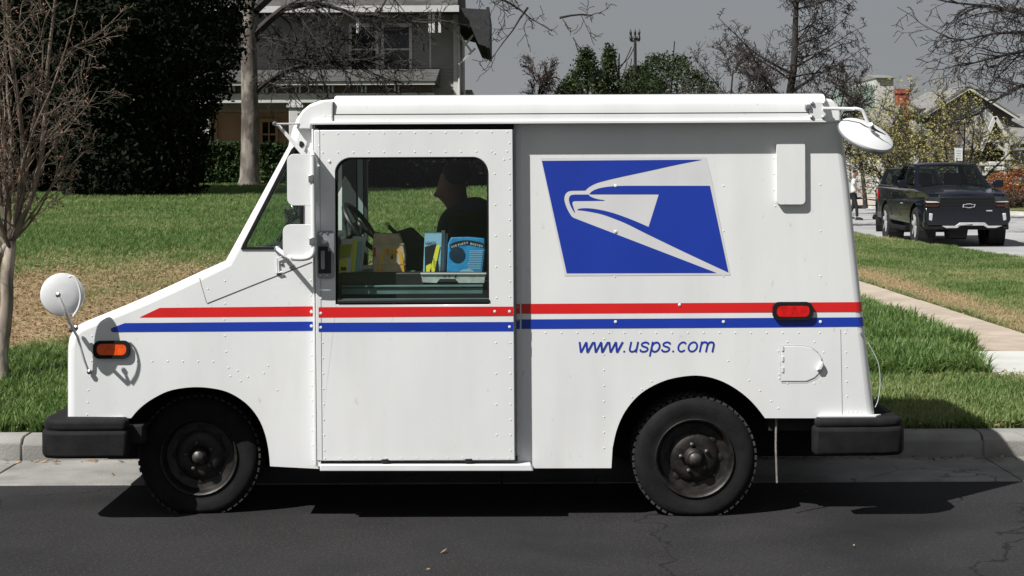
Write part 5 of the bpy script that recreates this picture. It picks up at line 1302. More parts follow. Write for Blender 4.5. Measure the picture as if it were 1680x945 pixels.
MB().tube([b1b, b1b+Vector((0, 0, 8))], [.25, .06], 10).build('trunk', M['bark_dark'], tr, smooth=True)
rf2 = pw([(0, 1.2), (.1, 1.9), (.3, 2.3), (.6, 2.4), (.85, 1.6), (1, .2)])
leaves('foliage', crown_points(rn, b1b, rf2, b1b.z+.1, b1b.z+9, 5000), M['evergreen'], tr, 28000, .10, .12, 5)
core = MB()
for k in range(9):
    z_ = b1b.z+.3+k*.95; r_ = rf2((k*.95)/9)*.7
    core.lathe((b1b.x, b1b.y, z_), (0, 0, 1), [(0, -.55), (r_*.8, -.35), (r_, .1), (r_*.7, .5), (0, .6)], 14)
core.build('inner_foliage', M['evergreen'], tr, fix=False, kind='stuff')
# --- hedge
hD = 47.
def hedge_seg(x0, x1, top, bot, D, label, seed, n):
    p = WD(x0, bot, D); q = WD(x1, top, D); z0 = T(p.x, D-CY)-.05; g = np.random.default_rng(seed)
    t = thing('hedge', label, 'hedge', ((p.x+q.x)/2, D-CY+.5, z0))
    MB().box((p.x+.1, D-CY+.15, z0), (q.x-.1, D-CY+1.0, q.z-.12)).build('inner_branches', M['greentree'], t)
    P = np.stack([g.uniform(p.x, q.x, n), D-CY+g.uniform(0, 1.15, n), z0+(q.z-z0)*g.uniform(0, 1, n)], 1)
    k = g.random(n); P[k < .45, 1] = D-CY+g.normal(.06, .05, (k < .45).sum()); m_ = (k > .45) & (k < .75); P[m_, 2] = q.z+g.normal(-.06, .05, m_.sum())
    leaves('foliage', P, M['hedge'], t, n, .055, .03, seed)
hedge_seg(312, 395, 237, 305, 47, 'clipped green hedge in front of the porch, left of the tree trunk', 1, 9000)
hedge_seg(426, 640, 236, 305, 47, 'clipped green hedge in front of the porch, right of the tree trunk', 2, 20000)
hedge_seg(640, 860, 225, 303, 48, 'taller dark hedge seen through the driver window of the van', 3, 20000)
# shrubs behind the cab window
for i, (px, r_, lab) in enumerate(((650, 1.25, 'dark rounded shrub seen through the left of the van window'), (735, 1.3, 'dark rounded shrub seen through the window behind the driver'), (810, 1.2, 'dark rounded shrub behind the van door post'))):
    b = base(px, 320, 42+i); t = thing('shrub', lab, 'shrub', b)
    MB().tube([b, b+Vector((0, 0, 1))], .06, 6).build('stem', M['bark_dark'], t)
    leaves('foliage', crown_points(rn, b, pw([(0, .8), (.4, 1.2), (.8, .9), (1, .2)]), b.z, b.z+1.75, 2500), M['evergreen'], t, 14000, .06, .06, 30+i)
# --- street tree with the pale trunk
b2 = base(409, 305, 46)
tr = thing('bare_tree', 'bare tree with pale dappled trunk and a long low limb in front of the house', 'tree', b2)
D2 = 46; tp = lambda x, y, d=0: WD(x, y, D2+d)
mb = MB(); mb.tube([b2, tp(409, 290), tp(410, 240), tp(410, 180), tp(409, 120), tp(408, 60), tp(408, 10), tp(404, -60), tp(400, -140)], [.36, .27, .25, .24, .235, .22, .20, .16, .1], 14)
mb.build('trunk', M['bark'], tr, smooth=True, fix=False)
segs, tips = [], []; rn = random.Random(21)
limbs = [([tp(418, 152), tp(436, 138), tp(455, 125), tp(480, 112), tp(510, 105), tp(545, 102), tp(580, 99)], .12), ([tp(414, 60), tp(440, 35), tp(465, 14), tp(500, 6), tp(540, 10), tp(580, 22), tp(640, 30)], .13),
         ([tp(412, 70), tp(430, 62), tp(460, 66), tp(500, 78), tp(530, 88)], .05), ([tp(400, 100), tp(370, 80), tp(340, 70), tp(310, 40)], .07), ([tp(414, 20), tp(470, -30), tp(560, -60), tp(680, -50), tp(800, -10)], .14), ([tp(402, 40), tp(350, 0), tp(280, -60)], .12)]
cfg = dict(wig=.13, up=[.0, -.03, -.04], start=[.1, .1, .1], kids=[2, 1, 1], ang=(25, 70), ratio=.6, steps=5, taper=.8)
for pl, r_ in limbs:
    segs.append((pl, [lerp(r_, r_*.25, k/(len(pl)-1)) for k in range(len(pl))], 1))
    for p, q in zip(pl[1:], pl[2:]+[pl[-1]+(pl[-1]-pl[-2])]):
        for _ in range(4): 
            d_ = (q-p).normalized(); grow(rn, p.lerp(q, rn.random()), d_+Vector((rn.gauss(0, .7), rn.gauss(0, .5), rn.gauss(-.05, .6))), rn.uniform(.7, 2.2), r_*.25, 1, 3, segs, tips, cfg)
wood('branches', segs, M['bark_dark'], tr, .010)
# --- generic trees
def tree(name, label, px, D, zt, r0, cfg, seed, maxl=3, bark='bark_dark', leaf=None, n=0, size=.05, spread=.1, minr=.012, lean=(0, 0), cr=1, first=.35, group=None):
    b = base(px, 300, D); rn = random.Random(seed); t = thing(name, label, 'tree', b, group); segs, tips = [], []
    L = zt-b.z
    grow(rn, b, (lean[0], lean[1], 1), L, r0, 0, maxl, segs, tips, cfg)
    trunk = [s_ for s_ in segs if s_[2] == 0]; rest = [s_ for s_ in segs if s_[2] > 0]
    wood('trunk', trunk, M[bark], t, .03); wood('branches', rest, M[bark], t, minr)
    if leaf: leaves('foliage', tips, M[leaf], t, n, size, spread, seed)
    return t
pin = dict(wig=.04, up=[.12, .03, -.02, -.02], start=[.22, .12, .1], kids=[4, 1, 1], ang=(58, 84), ratio=.36, steps=14, taper=.82, rr=.62)
tree('bare_tree', 'tall bare pin oak with level branches rising above the rear half of the van roof', 1286, 50, 9.6, .19, pin, 4, 3, minr=.009)
vase = dict(wig=.07, up=[.06, .03, .0, 0], start=[.25, .15, .1], kids=[2, 2, 2], ang=(20, 50), ratio=.55, steps=6, taper=.8)
for i, (px, D, zt, lab) in enumerate(((1120, 66, 5.4, 'leftmost low bare tree behind the van roof'), (1185, 63, 5.6, 'brownish bare tree left of the tall pin oak'), (1245, 60, 5.3, 'low twiggy bare tree just left of the pin oak trunk'), (1360, 64, 5.0, 'bare twiggy tree between the pin oak and the white house'), (1420, 70, 5.3, 'bare tree above the round rear mirror'))):
    tree('bare_tree', lab, px, D, zt, .11, vase, 40+i, 3, leaf='brownbud', n=2200, size=.035, spread=.16, minr=.010)
def green(label, px, D, zt, rads, seed, m, n, size=.07, z0=.6, nm='tree'):
    b = base(px, 300, D); rn = random.Random(seed); t = thing(nm, label, 'tree', b); segs, tips = [], []
    grow(rn, b, (0, 0, 1), zt-b.z-.2, .12, 0, 1, segs, tips, dict(wig=.05, up=[.1, .1], start=[.2], kids=[2], ang=(30, 60), ratio=.3, steps=8, taper=.8))
    wood('trunk', segs, M['bark_dark'], t, .02)
    pts = crown_points(rn, b, pw(rads), b.z+z0, zt, n//6)
    leaves('foliage', pts, M[m], t, n, size, .10, seed); return t
cone = [(0, 1.5), (.3, 1.5), (.55, 1.15), (.8, .6), (1, .08)]
green('dark pointed evergreen above the van roof, left of its neighbour', 962, 60, 6.15, cone, 1, 'greentree', 9000)
green('dark pointed evergreen just left of the utility pole', 1000, 61, 6.35, [(0, 1.2), (.3, 1.0), (.6, .6), (.85, .25), (1, .04)], 2, 'greentree', 7000)
green('broad low dark shrubby tree at the left of the evergreens', 935, 59, 5.0, [(0, 1.1), (.4, 1.2), (.8, .7), (1, .2)], 3, 'greentree', 6000)
green('rounded leafy green tree right of the utility pole', 1095, 62, 6.05, [(0, 1.5), (.4, 2.2), (.75, 1.9), (1, .6)], 4, 'greentree', 20000, .06)
green('dark green tree between the utility pole and the rounded tree', 1050, 64, 5.7, [(0, 1.2), (.4, 1.5), (.8, 1.2), (1, .4)], 5, 'greentree', 10000)
tree('budding_tree', 'small sparse budding tree above the middle of the van roof', 868, 58, 5.15, .06, vase, 60, 3, leaf='brownbud', n=2600, size=.035, spread=.10, minr=.010)
# yellow-green budding trees in front of the right houses
spread_cfg = dict(wig=.09, up=[.03, .02, .0, 0], start=[.2, .1, .1], kids=[1, 1, 2], ang=(25, 60), ratio=.55, steps=6, taper=.8)
def shrub_tree(label, px, D, seeds, zt, fan, n, size=.04):
    b = base(px, 300, D); t = thing('budding_tree', label, 'tree', b); segs, tips = [], []; rn = random.Random(seeds)
    for k in range(6):
        a = lerp(-fan, fan, k/5)+rn.uniform(-6, 6); grow(rn, b+Vector((0, 0, .1)), (math.sin(R(a)), rn.uniform(-.4, .4), math.cos(R(a))), (zt-b.z)*rn.uniform(.85, 1.05), .06, 0, 3, segs, tips, spread_cfg)
    wood('branches', segs, M['bark_dark'], t, .009); leaves('foliage', tips, M['bud'], t, n, size, .2, seeds); return t
shrub_tree('yellow-green budding tree spreading in front of the gabled house', 1560, 58, 7, 4.4, 50, 4800, .05)
shrub_tree('yellow-green budding tree between the white house and the gabled house', 1478, 62, 8, 4.0, 40, 4500, .05)
# bare limbs reaching in from a tree beyond the right edge
b = base(1800, 330, 44); tr = thing('bare_tree', 'bare tree beyond the right edge whose dark limbs reach into the sky', 'tree', b); segs, tips = [], []; rn = random.Random(9)
tq = lambda x, y, d=0: WD(x, y, 44+d)
segs.append(([b, tq(1800, 200), tq(1795, 80), tq(1790, -60), tq(1785, -200)], [.35, .28, .25, .2, .12], 0))
for pl, r_ in (([tq(1796, 60), tq(1730, 30), tq(1680, 22), tq(1620, 10), tq(1560, 4)], .10), ([tq(1798, 130), tq(1740, 90), tq(1690, 82), tq(1640, 92), tq(1580, 108)], .09), ([tq(1798, 170), tq(1740, 140), tq(1680, 140), tq(1640, 160), tq(1600, 190)], .08), ([tq(1794, 100), tq(1740, 60), tq(1690, 52), tq(1630, 55), tq(1560, 70)], .08), ([tq(1790, 0), tq(1720, -30), tq(1640, -20), tq(1570, -30)], .08)):
    segs.append((pl, [lerp(r_, r_*.2, k/(len(pl)-1)) for k in range(len(pl))], 1))
    for p, q in zip(pl, pl[1:]):
        for _ in range(4): d_ = (q-p).normalized(); grow(rn, p.lerp(q, rn.random()), d_+Vector((rn.gauss(-.2, .4), rn.gauss(0, .5), rn.gauss(0, .3))), rn.uniform(.6, 2.1), r_*.25, 1, 3, segs, tips, cfg)
wood('trunk', segs[:1], M['bark'], tr); wood('branches', segs[1:], M['bark_dark'], tr, .009)
# shrubs at the porch on the right
for i, (px, D, r_, h_, m_, lab) in enumerate(((1635, 68, .75, 1.35, 'redleaf', 'orange-red shrub left of the stone porch column'), (1668, 67, .7, 1.5, 'redleaf', 'red shrub at the right edge in front of the porch'), (1605, 70, .6, 1.1, 'greentree', 'dark green shrub beside the whitewashed wall'), (1652, 66, .8, .7, 'brownbud', 'low brown shrub under the red shrubs'))):
    b = base(px, 320, D); t = thing('shrub', lab, 'shrub', b); rn = random.Random(70+i); segs, tips = [], []
    for k in range(6): grow(rn, b, (rn.gauss(0, .4), rn.gauss(0, .4), 1), h_*.8, .02, 0, 1, segs, tips, dict(wig=.1, up=[.05, 0], start=[.2], kids=[2], ang=(25, 60), ratio=.5, steps=4, taper=.7))
    wood('stem', segs, M['twig'], t, .008)
    leaves('foliage', crown_points(rn, b, pw([(0, r_*.7), (.5, r_), (1, r_*.3)]), b.z+.1, b.z+h_, 900), M[m_], t, 2600, .05, .05, 80+i)

# ------------------------------------------------------------ big pale house on the left
M['clap'] = mat('grey_white_clapboard', (.27, .265, .25), .75, vary=.08, vscale=2, bump=.15)
M['tan'] = mat('tan_clapboard', (.33, .24, .165), .75, vary=.1, vscale=2, bump=.15)
M['trim'] = mat('white_house_trim', (.55, .545, .53), .6, vary=.05)
M['maroon'] = mat('dull_maroon_frieze', (.13, .09, .08), .8, vary=.1)
M['shingle'] = mat('grey_shingles', (.07, .068, .065), .95, vary=.35, vscale=3, bump=.4, bscale=20)
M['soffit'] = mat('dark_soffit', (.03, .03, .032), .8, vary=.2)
M['houseglass'] = mat('dark_window_glass', (.012, .014, .018), .08, vary=.3, vscale=1, coat=.5)
def clap(mb, x0, x1, y, z0, z1, pitch=.125):
    z = z0
    while z < z1-.02:
        zt_ = min(z+pitch, z1); mb.add([(x0, y-.025, z), (x1, y-.025, z), (x1, y-.004, zt_), (x0, y-.004, zt_), (x0, y, z), (x1, y, z)], [(0, 1, 2, 3), (0, 4, 5, 1)]); z += pitch
def window(parent, x0, x1, z0, z1, y, frame='trim', fw=.10, sash=True, cols=1):
    f = MB().plate([[(x0-fw, z0-fw), (x1+fw, z0-fw), (x1+fw, z1+fw*1.3), (x0-fw, z1+fw*1.3)], [(x0, z0), (x1, z0), (x1, z1), (x0, z1)]], y-.06, y+.02).build('window', M[frame], parent)
    MB().box((x0, y-.02, z0), (x1, y-.012, z1)).build('pane', M['houseglass'], f)
    if sash:
        zm = (z0+z1)/2; MB().box((x0, y-.04, zm-.03), (x1, y-.018, zm+.03)).build('sash', M[frame], f)
    for k in range(1, cols): xm = lerp(x0, x1, k/cols); MB().box((xm-.02, y-.035, z0), (xm+.02, y-.019, z1)).build('glazing_bar', M[frame], f)
    MB().box((x0-fw*1.3, y-.10, z0-fw*1.5), (x1+fw*1.3, y-.0, z0-fw)).build('sill', M[frame], f)
    return f
HD = 57.; yl = HD-CY
hx = lambda px, D=HD: WD(px, 200, D).x
hz = lambda py, D=HD, px=560: WD(px, py, D).z
x0, x1 = hx(180), hx(751); gz0 = 1.2
hs = thing('house', 'large two-storey pale clapboard house with bracketed porch behind the van cab', 'house', ((x0+x1)/2, yl, gz0))
zt_, zp = hz(23), hz(160)
up = MB().box((x0, yl, zp-.5), (x1, yl+9, zt_)).build('upper_wall', M['clap'], hs)
cb = MB(); xw0, xw1, zw0, zw1 = hx(578), hx(617), hz(118), hz(45); xv0, xv1 = hx(631), hx(672)
clap(cb, x0, xw0-.12, yl, zp-.4, zt_); clap(cb, xv1+.12, x1-.14, yl, zp-.4, zt_); clap(cb, xw0-.12, xv1+.12, yl, zp-.4, zw0-.14); clap(cb, xw0-.12, xv1+.12, yl, zw1+.14, zt_); clap(cb, xw1+.1, xv0-.1, yl, zw0-.14, zw1+.14)
cb.build('clapboard', M['clap'], up, kind='stuff', fix=False)
window(hs, xw0, xw1, zw0, zw1, yl-.03); window(hs, xv0, xv1, zw0, zw1, yl-.03)
MB().box((x1-.14, yl-.05, zp-.4), (x1+.03, yl+.1, zt_)).build('corner_board', M['trim'], hs)
MB().box((hx(705), yl-.04, zp-.4), (hx(708), yl+.02, zt_)).build('corner_board', M['trim'], hs)
MB().tube([(x1+.06, yl-.08, gz0), (x1+.06, yl-.08, zt_-.1)], .045, 6).build('downpipe', M['trim'], hs)
lw = MB().box((x0, yl+.0, gz0), (x1, yl+9, zp-.502)).build('lower_wall', M['tan'], hs)
cb = MB(); a0, a1, b0_, b1_ = hx(431), hx(452), hz(240), hz(200)
clap(cb, x0, a0-.12, yl, gz0, zp-.5); clap(cb, a1+.12, x1-.1, yl, gz0, zp-.5); clap(cb, a0-.12, a1+.12, yl, gz0, b0_-.14); clap(cb, a0-.12, a1+.12, yl, b1_+.14, zp-.5)
cb.build('clapboard', M['tan'], lw, kind='stuff', fix=False)
window(hs, a0, a1, b0_, b1_, yl-.03, 'tan', cols=2)
window(hs, hx(330), hx(352), b0_, b1_, yl-.03, 'tan', cols=2)
# eaves and roof
xe1 = hx(802)
MB().box((x0-.4, yl-1.2, zt_-.02), (x1+.05, yl+.0, zt_+.08)).build('soffit', M['soffit'], hs)
MB().box((x0-.4, yl-1.28, zt_-.06), (x1+.1, yl-1.2, zt_+.16)).build('fascia', M['trim'], hs)
MB().prism([(yl-1.25, zt_+.14), (yl+5, zt_+4.0), (yl+10.2, zt_+.14), (yl+10.2, zt_+.05), (yl-1.2, zt_+.05)], 'x', x0-.4, x1+.05).build('roof', M['shingle'], hs)
zs0 = hz(79)
rb = MB().prism([(x1+.06, zt_+.10), (xe1, zt_+.04), (xe1-.01, zs0-.05), (xe1-.18, zs0), (x1+.75, zs0+.05), (x1+.5, zt_-.55), (x1+.06, zt_-.45)], 'y', yl-1.0, yl+6).build('side_eave', M['soffit'], hs)
MB().box((xe1-.06, yl-1.04, zs0-.08), (xe1+.05, yl+6, zt_+.12)).build('fascia', M['soffit'], rb)
for a_, b_ in (((754, 108), (781, 82)), ((763, 78), (778, 60)), ((755, 60), (775, 88))):
    MB().tube([(hx(a_[0]), yl-.5, hz(a_[1])), (hx(b_[0]), yl-.5, hz(b_[1]))], .045, 4).build('brace', M['trim'], hs)
for px in (590, 706, 712, 722): MB().box((hx(px), yl-1.1, zt_-.75), (hx(px)+.09, yl-.95, zt_-.02)).build('eave_bracket', M['trim'], hs)
# porch
PD = 54.; yp = PD-CY; pxx = lambda p: WD(p, 200, PD).x; pz = lambda p: WD(540, p, PD).z
MB().box((pxx(150), yp, pz(168)), (pxx(712), yp+.3, pz(153))).build('porch_beam', M['trim'], hs)
MB().box((pxx(150), yp+.05, pz(153)), (pxx(710), yp+.25, pz(140))).build('frieze', M['maroon'], hs)
MB().box((pxx(150), yp-.25, pz(140)), (pxx(714), yp+.3, pz(134))).build('cornice', M['trim'], hs)
MB().prism([(yp-.3, pz(134)), (yl, pz(128)+.5), (yl, pz(134)-.05), (yp, pz(134)-.05)], 'x', pxx(150), pxx(716)).build('porch_roof', M['shingle'], hs)
for k in range(11):
    px = 377+54*(k-2)
    if px > 700: break
    for d_ in (0, 6): MB().box((pxx(px+d_), yp-.12, pz(152)), (pxx(px+d_+2.6), yp+.05, pz(141))).build('bracket', M['trim'], hs)
for px in (333, 484, 664):
    w_ = .20; cx = pxx(px)
    c0 = MB().box((cx-w_, yp-.0, gz0), (cx+w_, yp+.38, pz(176))).build('column', M['trim'], hs, bevel=.02)
    MB().box((cx-w_-.07, yp-.06, pz(176)), (cx+w_+.07, yp+.44, pz(172))).build('capital', M['trim'], c0); MB().box((cx-w_-.02, yp-.03, pz(172)), (cx+w_+.02, yp+.41, pz(168.2))).build('capital', M['trim'], c0)
MB().box((pxx(150), yp, gz0-.3), (pxx(712), yl, gz0+.35)).build('porch_floor', M['tan'], hs)
MB().box((x1+.15, yl+4, hz(240)), (hx(770), yl+8, hz(139))).build('rear_wing', mat('pale_green_wing', (.30, .36, .34), .8), hs)
# utility pole
ub = base(1043, 300, 62); up_ = thing('utility_pole', 'thin wooden utility pole with upright insulators above the leafy trees', 'utility pole', ub)
uz = lambda p: WD(1043, p, 62).z
MB().tube([(ub.x, ub.y, ub.z), (ub.x, ub.y, uz(62))], [.08, .055], 8).build('pole', M['bark_dark'], up_)
MB().tube([(ub.x-.14, ub.y, uz(68)), (ub.x+.14, ub.y, uz(64))], .035, 5).build('cross_arm', M['bark_dark'], up_)
for dx in (-.14, .0, .13): MB().lathe((ub.x+dx, ub.y, uz(68)), (dx*.6, 0, 1), [(.045, 0), (.07, .12), (.04, .24), (.05, .34), (0, .5)], 8).build('insulator', M['black'], up_)

# ------------------------------------------------------------ houses across the side street
M['cream'] = mat('white_clapboard', (.50, .49, .46), .8, vary=.05, vscale=2)
M['brick'] = mat('red_brick', (.30, .07, .045), .9, vary=.3, vscale=8)
M['taupe'] = mat('taupe_shingle_wall', (.14, .12, .115), .9, vary=.15, vscale=4)
M['roofgrey'] = mat('pale_grey_roof', (.20, .195, .19), .95, vary=.25, vscale=3)
def wallq(mb, a, b, z0, z1, th=.2):
    a, b = Vector((a[0], a[1], 0)), Vector((b[0], b[1], 0)); d = (b-a).normalized(); n_ = Vector((-d.y, d.x, 0))*th
    q = [a, b, b+n_, a+n_]; return mb.add([(p.x, p.y, z0) for p in q]+[(p.x, p.y, z1) for p in q], [(0, 3, 2, 1), (4, 5, 6, 7), (0, 1, 5, 4), (1, 2, 6, 5), (2, 3, 7, 6), (3, 0, 4, 7)])
def on_wall(mb, a, b, t0, t1, z0, z1, out_=.03):
    a, b = Vector((a[0], a[1], 0)), Vector((b[0], b[1], 0)); d = (b-a).normalized(); n_ = Vector((d.y, -d.x, 0))*out_
    p, q = a.lerp(b, t0), a.lerp(b, t1); m_ = [p+n_, q+n_, q, p]
    return mb.add([(v.x, v.y, z0) for v in m_]+[(v.x, v.y, z1) for v in m_], [(0, 3, 2, 1), (4, 5, 6, 7), (0, 1, 5, 4), (1, 2, 6, 5), (2, 3, 7, 6), (3, 0, 4, 7)])
a_ = WD(1366, 300, 90); b_ = WD(1443, 300, 76); c_ = WD(1500, 300, 78.5); d_ = Vector((a_.x+c_.x-b_.x, a_.y+c_.y-b_.y, 0))
zg = .35; ze = WD(1443, 243, 76).z
wh = thing('house', 'white clapboard house with grey roof and brick chimney beyond the side street', 'house', (b_.x, b_.y, zg))
for nm, (s_, e_) in (('side_wall', (a_, b_)), ('front_wall', (b_, c_)), ('side_wall', (c_, d_)), ('rear_wall', (d_, a_))):
    w_ = wallq(MB(), s_, e_, zg, ze).build(nm, M['cream'], wh)
    if nm != 'rear_wall':
        cbm = MB(); z = zg+.1
        while z < ze: on_wall(cbm, s_, e_, .01, .99, z, z+.02, .025); z += .17
        cbm.build('clapboard', M['trim'], w_, kind='stuff')
def wall_window(t0, t1, py0, py1, s_=a_, e_=b_):
    z0_ = WD(1420, py1, 80).z; z1_ = WD(1420, py0, 80).z; q0_ = 0
    f = on_wall(MB(), s_, e_, t0-.008, t1+.008, z0_-.08, z1_+.1, .05).build('window', M['trim'], wh)
    on_wall(MB(), s_, e_, t0, t1, z0_, z1_, .06).build('pane', M['houseglass'] if py0 > 1e9 else mat('pale_window_glass', (.16, .18, .20), .1), f)
    on_wall(MB(), s_, e_, t0, t1, (z0_+z1_)/2-.03, (z0_+z1_)/2+.03, .075).build('sash', M['trim'], f)
for t0 in (.66, .75, .84): wall_window(t0, t0+.055, 262, 281)
wall_window(.42, .47, 270, 295); wall_window(.2, .26, 262, 285)
# overhanging low gable roof
ce = (a_+c_)/2; ov = lambda p, k=1.12: Vector((ce.x+(p.x-ce.x)*k, ce.y+(p.y-ce.y)*k, 0))
ra, rb_, rc, rd = (ov(p) for p in (a_, b_, c_, d_)); r1 = ra.lerp(rd, .5); r2 = rb_.lerp(rc, .5); zr_ = WD(1450, 178, 80).z
rfm = MB().add([(p.x, p.y, ze+.0) for p in (ra, rb_, rc, rd)]+[(r1.x, r1.y, zr_), (r2.x, r2.y, zr_)], [(0, 1, 5, 4), (2, 3, 4, 5), (1, 2, 5), (3, 0, 4), (0, 3, 2, 1)]).build('roof', M['roofgrey'], wh)
fs_ = MB()
for p, q in ((ra, rb_), (rb_, rc)): fs_.add([(p.x, p.y, ze-.16), (q.x, q.y, ze-.16), (q.x, q.y, ze+.03), (p.x, p.y, ze+.03)], [(0, 1, 2, 3)])
fs_.build('fascia', M['trim'], wh, fix=False)
ch = WD(1480, 160, 79); czb = WD(1480, 186, 79).z; czt = WD(1480, 146, 79).z
cm_ = MB().box((ch.x-.28, ch.y-.3, czb-.6), (ch.x+.28, ch.y+.3, czt)).build('chimney', M['brick'], wh); MB().box((ch.x-.34, ch.y-.36, czt-.22), (ch.x+.34, ch.y+.36, czt-.05)).build('cap', M['brick'], cm_)
MB().box((ch.x+.25, ch.y-.5, czb-.35), (ch.x+.75, ch.y+.3, czb+.05)).build('roof_vent', M['black'], wh)
ac = on_wall(MB(), a_, b_, .50, .66, zg+.05, zg+.95, .8).build('air_conditioner', mat('ac_grey', (.33, .34, .34), .6), None); tag(ac, 'grey air conditioning unit standing against the white house wall', 'air conditioner')
gb = MB()
for k in range(9): on_wall(gb, a_, b_, .505+.017*k, .511+.017*k, zg+.12, zg+.88, .83)
gb.build('grille', M['soffit'], ac, kind='stuff')
# pale house farther behind
p = WD(1400, 132, 112); q = WD(1466, 190, 112)
ph = thing('house', 'pale house with greenish roof far behind the brick chimney', 'house', (p.x, p.y, .8))
MB().box((WD(1437, 0, 112).x, p.y, .8), (q.x, p.y+7, WD(1437, 128, 112).z)).build('wall', M['cream'], ph); MB().box((p.x, p.y+.5, .8), (WD(1437, 0, 112).x-.01, p.y+7, WD(1437, 140, 112).z)).build('wing', mat('pale_green_siding', (.26, .34, .29), .85), ph)
MB().prism([(p.y-.3, WD(1437, 128, 112).z), (p.y+3.5, WD(1437, 118, 112).z), (p.y+7.3, WD(1437, 128, 112).z)], 'x', WD(1435, 0, 112).x, q.x+.2).build('roof', M['roofgrey'], ph)
# gabled house
GD = 84.; gy = GD-CY; gx = lambda p, D=GD: WD(p, 200, D).x; gzz = lambda p, D=GD: WD(1590, p, D).z
gh = thing('house', 'taupe gabled bungalow with arched attic window and white trimmed porch gable', 'house', (gx(1600), gy, .6))
wl_ = MB().plate([[(gx(1528), .6), (gx(1660), .6), (gx(1660), gzz(188)), (gx(1586), gzz(146)), (gx(1528), gzz(180))]], gy, gy+8).build('gable_wall', M['taupe'], gh)
z = gzz(290); cbm = MB()
while z < gzz(200): cbm.box((gx(1529), gy-.02, z), (gx(1659), gy, z+.02)); z += .2
cbm.build('clapboard', M['taupe'], wl_, kind='stuff')
for s_, (p0_, p1_) in enumerate((((1586, 142), (1512, 188)), ((1586, 142), (1668, 194)))):
    u0, u1 = (gx(p0_[0]), gzz(p0_[1])), (gx(p1_[0]), gzz(p1_[1]))
    MB().prism([u0, u1, (u1[0], u1[1]-.16), (u0[0], u0[1]-.18)], 'y', gy-.5, gy-.42).build('bargeboard', M['trim'], gh)
    MB().prism([u0, u1, (u1[0], u1[1]+.07), (u0[0], u0[1]+.08)], 'y', gy-.55, gy+8.4).build('roof', M['roofgrey'], gh)
aw = [(gx(1592)+1.0*math.cos(t*PI/12), gzz(196)+.78*math.sin(t*PI/12)) for t in range(13)]
awf = MB().plate([[(gx(1592)+(x-gx(1592))*1.15, gzz(196)+(z_-gzz(196))*1.15-(.12 if i in (0, 12) else 0)) for i, (x, z_) in enumerate(aw)]], gy-.09, gy-.03).build('window', M['trim'], gh)
MB().plate([aw], gy-.11, gy-.092).build('pane', mat('pale_attic_glass', (.22, .24, .24), .2), awf)
for k in range(1, 8): x = gx(1592)-1+.25*k; MB().box((x-.02, gy-.125, gzz(196)), (x+.02, gy-.112, gzz(196)+.76*math.sqrt(max(.05, 1-(k*.25-1)**2)))).build('glazing_bar', M['trim'], awf)
MB().plate([[(gx(1550), gzz(196)), (gx(1555), gzz(190)), (gx(1555), gzz(182)), (gx(1552), gzz(175)), (gx(1548), gzz(182)), (gx(1548), gzz(190))]], gy-.06, gy-.02).build('vent', M['trim'], gh)
# left wing with dormer
MB().box((gx(1500), gy+1.5, .6), (gx(1530), gy+7, gzz(214))).build('left_wing', M['cream'], gh)
dm = MB().box((gx(1506), gy+.8, gzz(222)), (gx(1538), gy+4, gzz(186))).build('dormer', M['trim'], gh); MB().prism([(gx(1501), gzz(188)), (gx(1522), gzz(176)), (gx(1543), gzz(188))], 'y', gy+.5, gy+4).build('dormer_roof', M['soffit'], dm)
wd_ = MB().box((gx(1511), gy+.76, gzz(216)), (gx(1534), gy+.79, gzz(189))).build('pane', mat('pale_dormer_glass', (.25, .32, .31), .2), dm)
MB().box((gx(1511), gy+.73, gzz(202)), (gx(1534), gy+.76, gzz(200))).build('sash', M['soffit'], dm)
MB().prism([(gy+.3, gzz(232)), (gy+5, gzz(196)), (gy+5, gzz(236))], 'x', gx(1484), gx(1508)).build('wing_roof', M['roofgrey'], gh)
# right roof slope, porch gable truss and columns
MB().prism([(gy-3.0, gzz(236)), (gy+2.5, gzz(185)), (gy+6, gzz(185)), (gy+6, gzz(240)), (gy-3, gzz(238))], 'x', gx(1648), gx(1790)).build('roof', M['roofgrey'], gh)
MB().box((gx(1656), gy-3.1, gzz(238)), (gx(1790), gy-2.95, gzz(233.5))).build('fascia', M['trim'], gh)
yt = gy-3.6; TD = yt+CY; tx = lambda p: WD(p, 200, TD).x; tz = lambda p: WD(1633, p, TD).z
for (xa, ya), (xb, yb) in (((1632, 192), (1608, 247)), ((1632, 192), (1659, 238))):
    u0, u1 = Vector((tx(xa), tz(ya))), Vector((tx(xb), tz(yb))); d2 = (u1-u0).normalized(); n2 = Vector((-d2.y, d2.x))*.09
    MB().prism([tuple(u0-n2), tuple(u1-n2), tuple(u1+n2), tuple(u0+n2)], 'y', yt-.12, yt).build('truss_rafter', M['trim'], gh)
    MB().prism([tuple(u0-n2), tuple(u1-n2), tuple(u1+n2), tuple(u0+n2)], 'y', yt, yt+3.6).build('porch_roof', M['roofgrey'], gh)
MB().prism([(tx(1616), tz(232)), (tx(1652), tz(232)), (tx(1633), tz(198))], 'y', yt+.2, yt+.3).build('gable_panel', M['taupe'], gh)
MB().box((tx(1618), yt-.1, tz(233)), (tx(1655), yt, tz(229))).build('tie_beam', M['trim'], gh)
MB().tube([(tx(1630), yt-.05, tz(233)), (tx(1648), yt-.05, tz(248))], .07, 4).build('brace', M['trim'], gh)
pc_ = MB().box((tx(1648), yt-.1, tz(262)), (tx(1656), yt+.15, tz(232))).build('porch_post', M['trim'], gh)
MB().box((tx(1645), yt-.2, tz(262)), (tx(1662), yt+.3, tz(258))).build('capital', M['trim'], pc_)
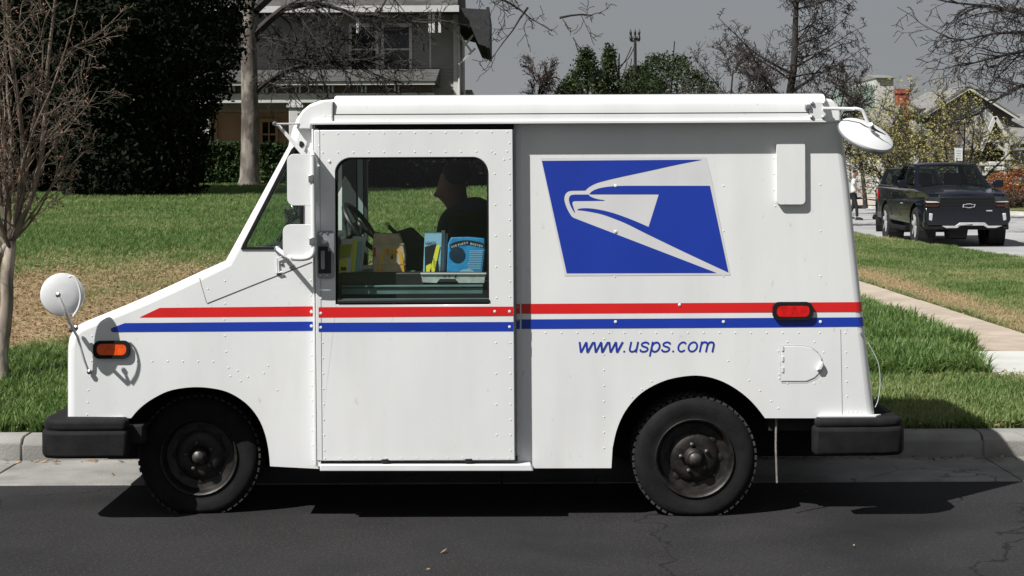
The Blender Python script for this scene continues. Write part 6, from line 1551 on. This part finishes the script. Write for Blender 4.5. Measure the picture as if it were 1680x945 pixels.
MB().prism([(tx(1648), tz(330)), (tx(1660), tz(330)), (tx(1658), tz(262)), (tx(1649), tz(262))], 'y', yt-.15, yt+.25).build('column', mat('stone_pier', (.35, .29, .22), .9), gh)
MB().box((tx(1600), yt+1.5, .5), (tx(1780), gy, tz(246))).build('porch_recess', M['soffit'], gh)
# whitewashed blocks by the porch
blk = thing('block_wall', 'low whitewashed stone block wall left of the porch column', 'wall', (tx(1612), yt-1, .6)); rg2 = random.Random(3); bsrc = None
for r_ in range(5):
    for c2_ in range(5-r_//2):
        w_ = .38
        o = MB().box((tx(1598)+c2_*.4+(r_ % 2)*.2, yt-1.2, .95+r_*.24), (tx(1598)+c2_*.4+w_+(r_ % 2)*.2, yt-.9, .95+r_*.24+.2)) .build('block', M['trim'], blk, bevel=.03) if bsrc is None else None
        if bsrc is None: bsrc = o; continue
        o = bsrc.copy(); col.objects.link(o); o.location = (c2_*.4+(r_ % 2)*.2, rg2.uniform(-.03, .03), r_*.24)
MB().box((tx(1598), yt-.89, .5), (tx(1598)+2.2, yt-.6, 2.0)).build('backing', M['taupe'], blk)
# white gate pillar and sign
gp_ = MB().box((WD(1499, 0, 70).x, 61.5, .3), (WD(1508, 0, 70).x, 61.75, WD(1504, 249, 70).z)).build('pillar', M['trim'], None, bevel=.02); tag(gp_, 'short white pillar behind the roof of the black pickup', 'pillar')
sb = base(1571, 300, 52); sg = thing('street_sign', 'small white sign with faint lines on a post behind the black pickup', 'sign', sb)
MB().tube([sb, (sb.x, sb.y, WD(1571, 243, 52).z)], .03, 6).build('post', M['greymetal'], sg)
pn = MB().box((WD(1564.5, 0, 52).x, sb.y-.05, WD(1571, 264, 52).z), (WD(1577.5, 0, 52).x, sb.y-.035, WD(1571, 243, 52).z)).build('panel', M['paper_white'], sg, bevel=.005)
for k in range(4): MB().box((WD(1567, 0, 52).x, sb.y-.053, WD(1571, 248+k*4, 52).z), (WD(1575, 0, 52).x, sb.y-.051, WD(1571, 247.2+k*4, 52).z)).build('line_print', M['greymetal'], pn)
bpy.context.view_layer.update()
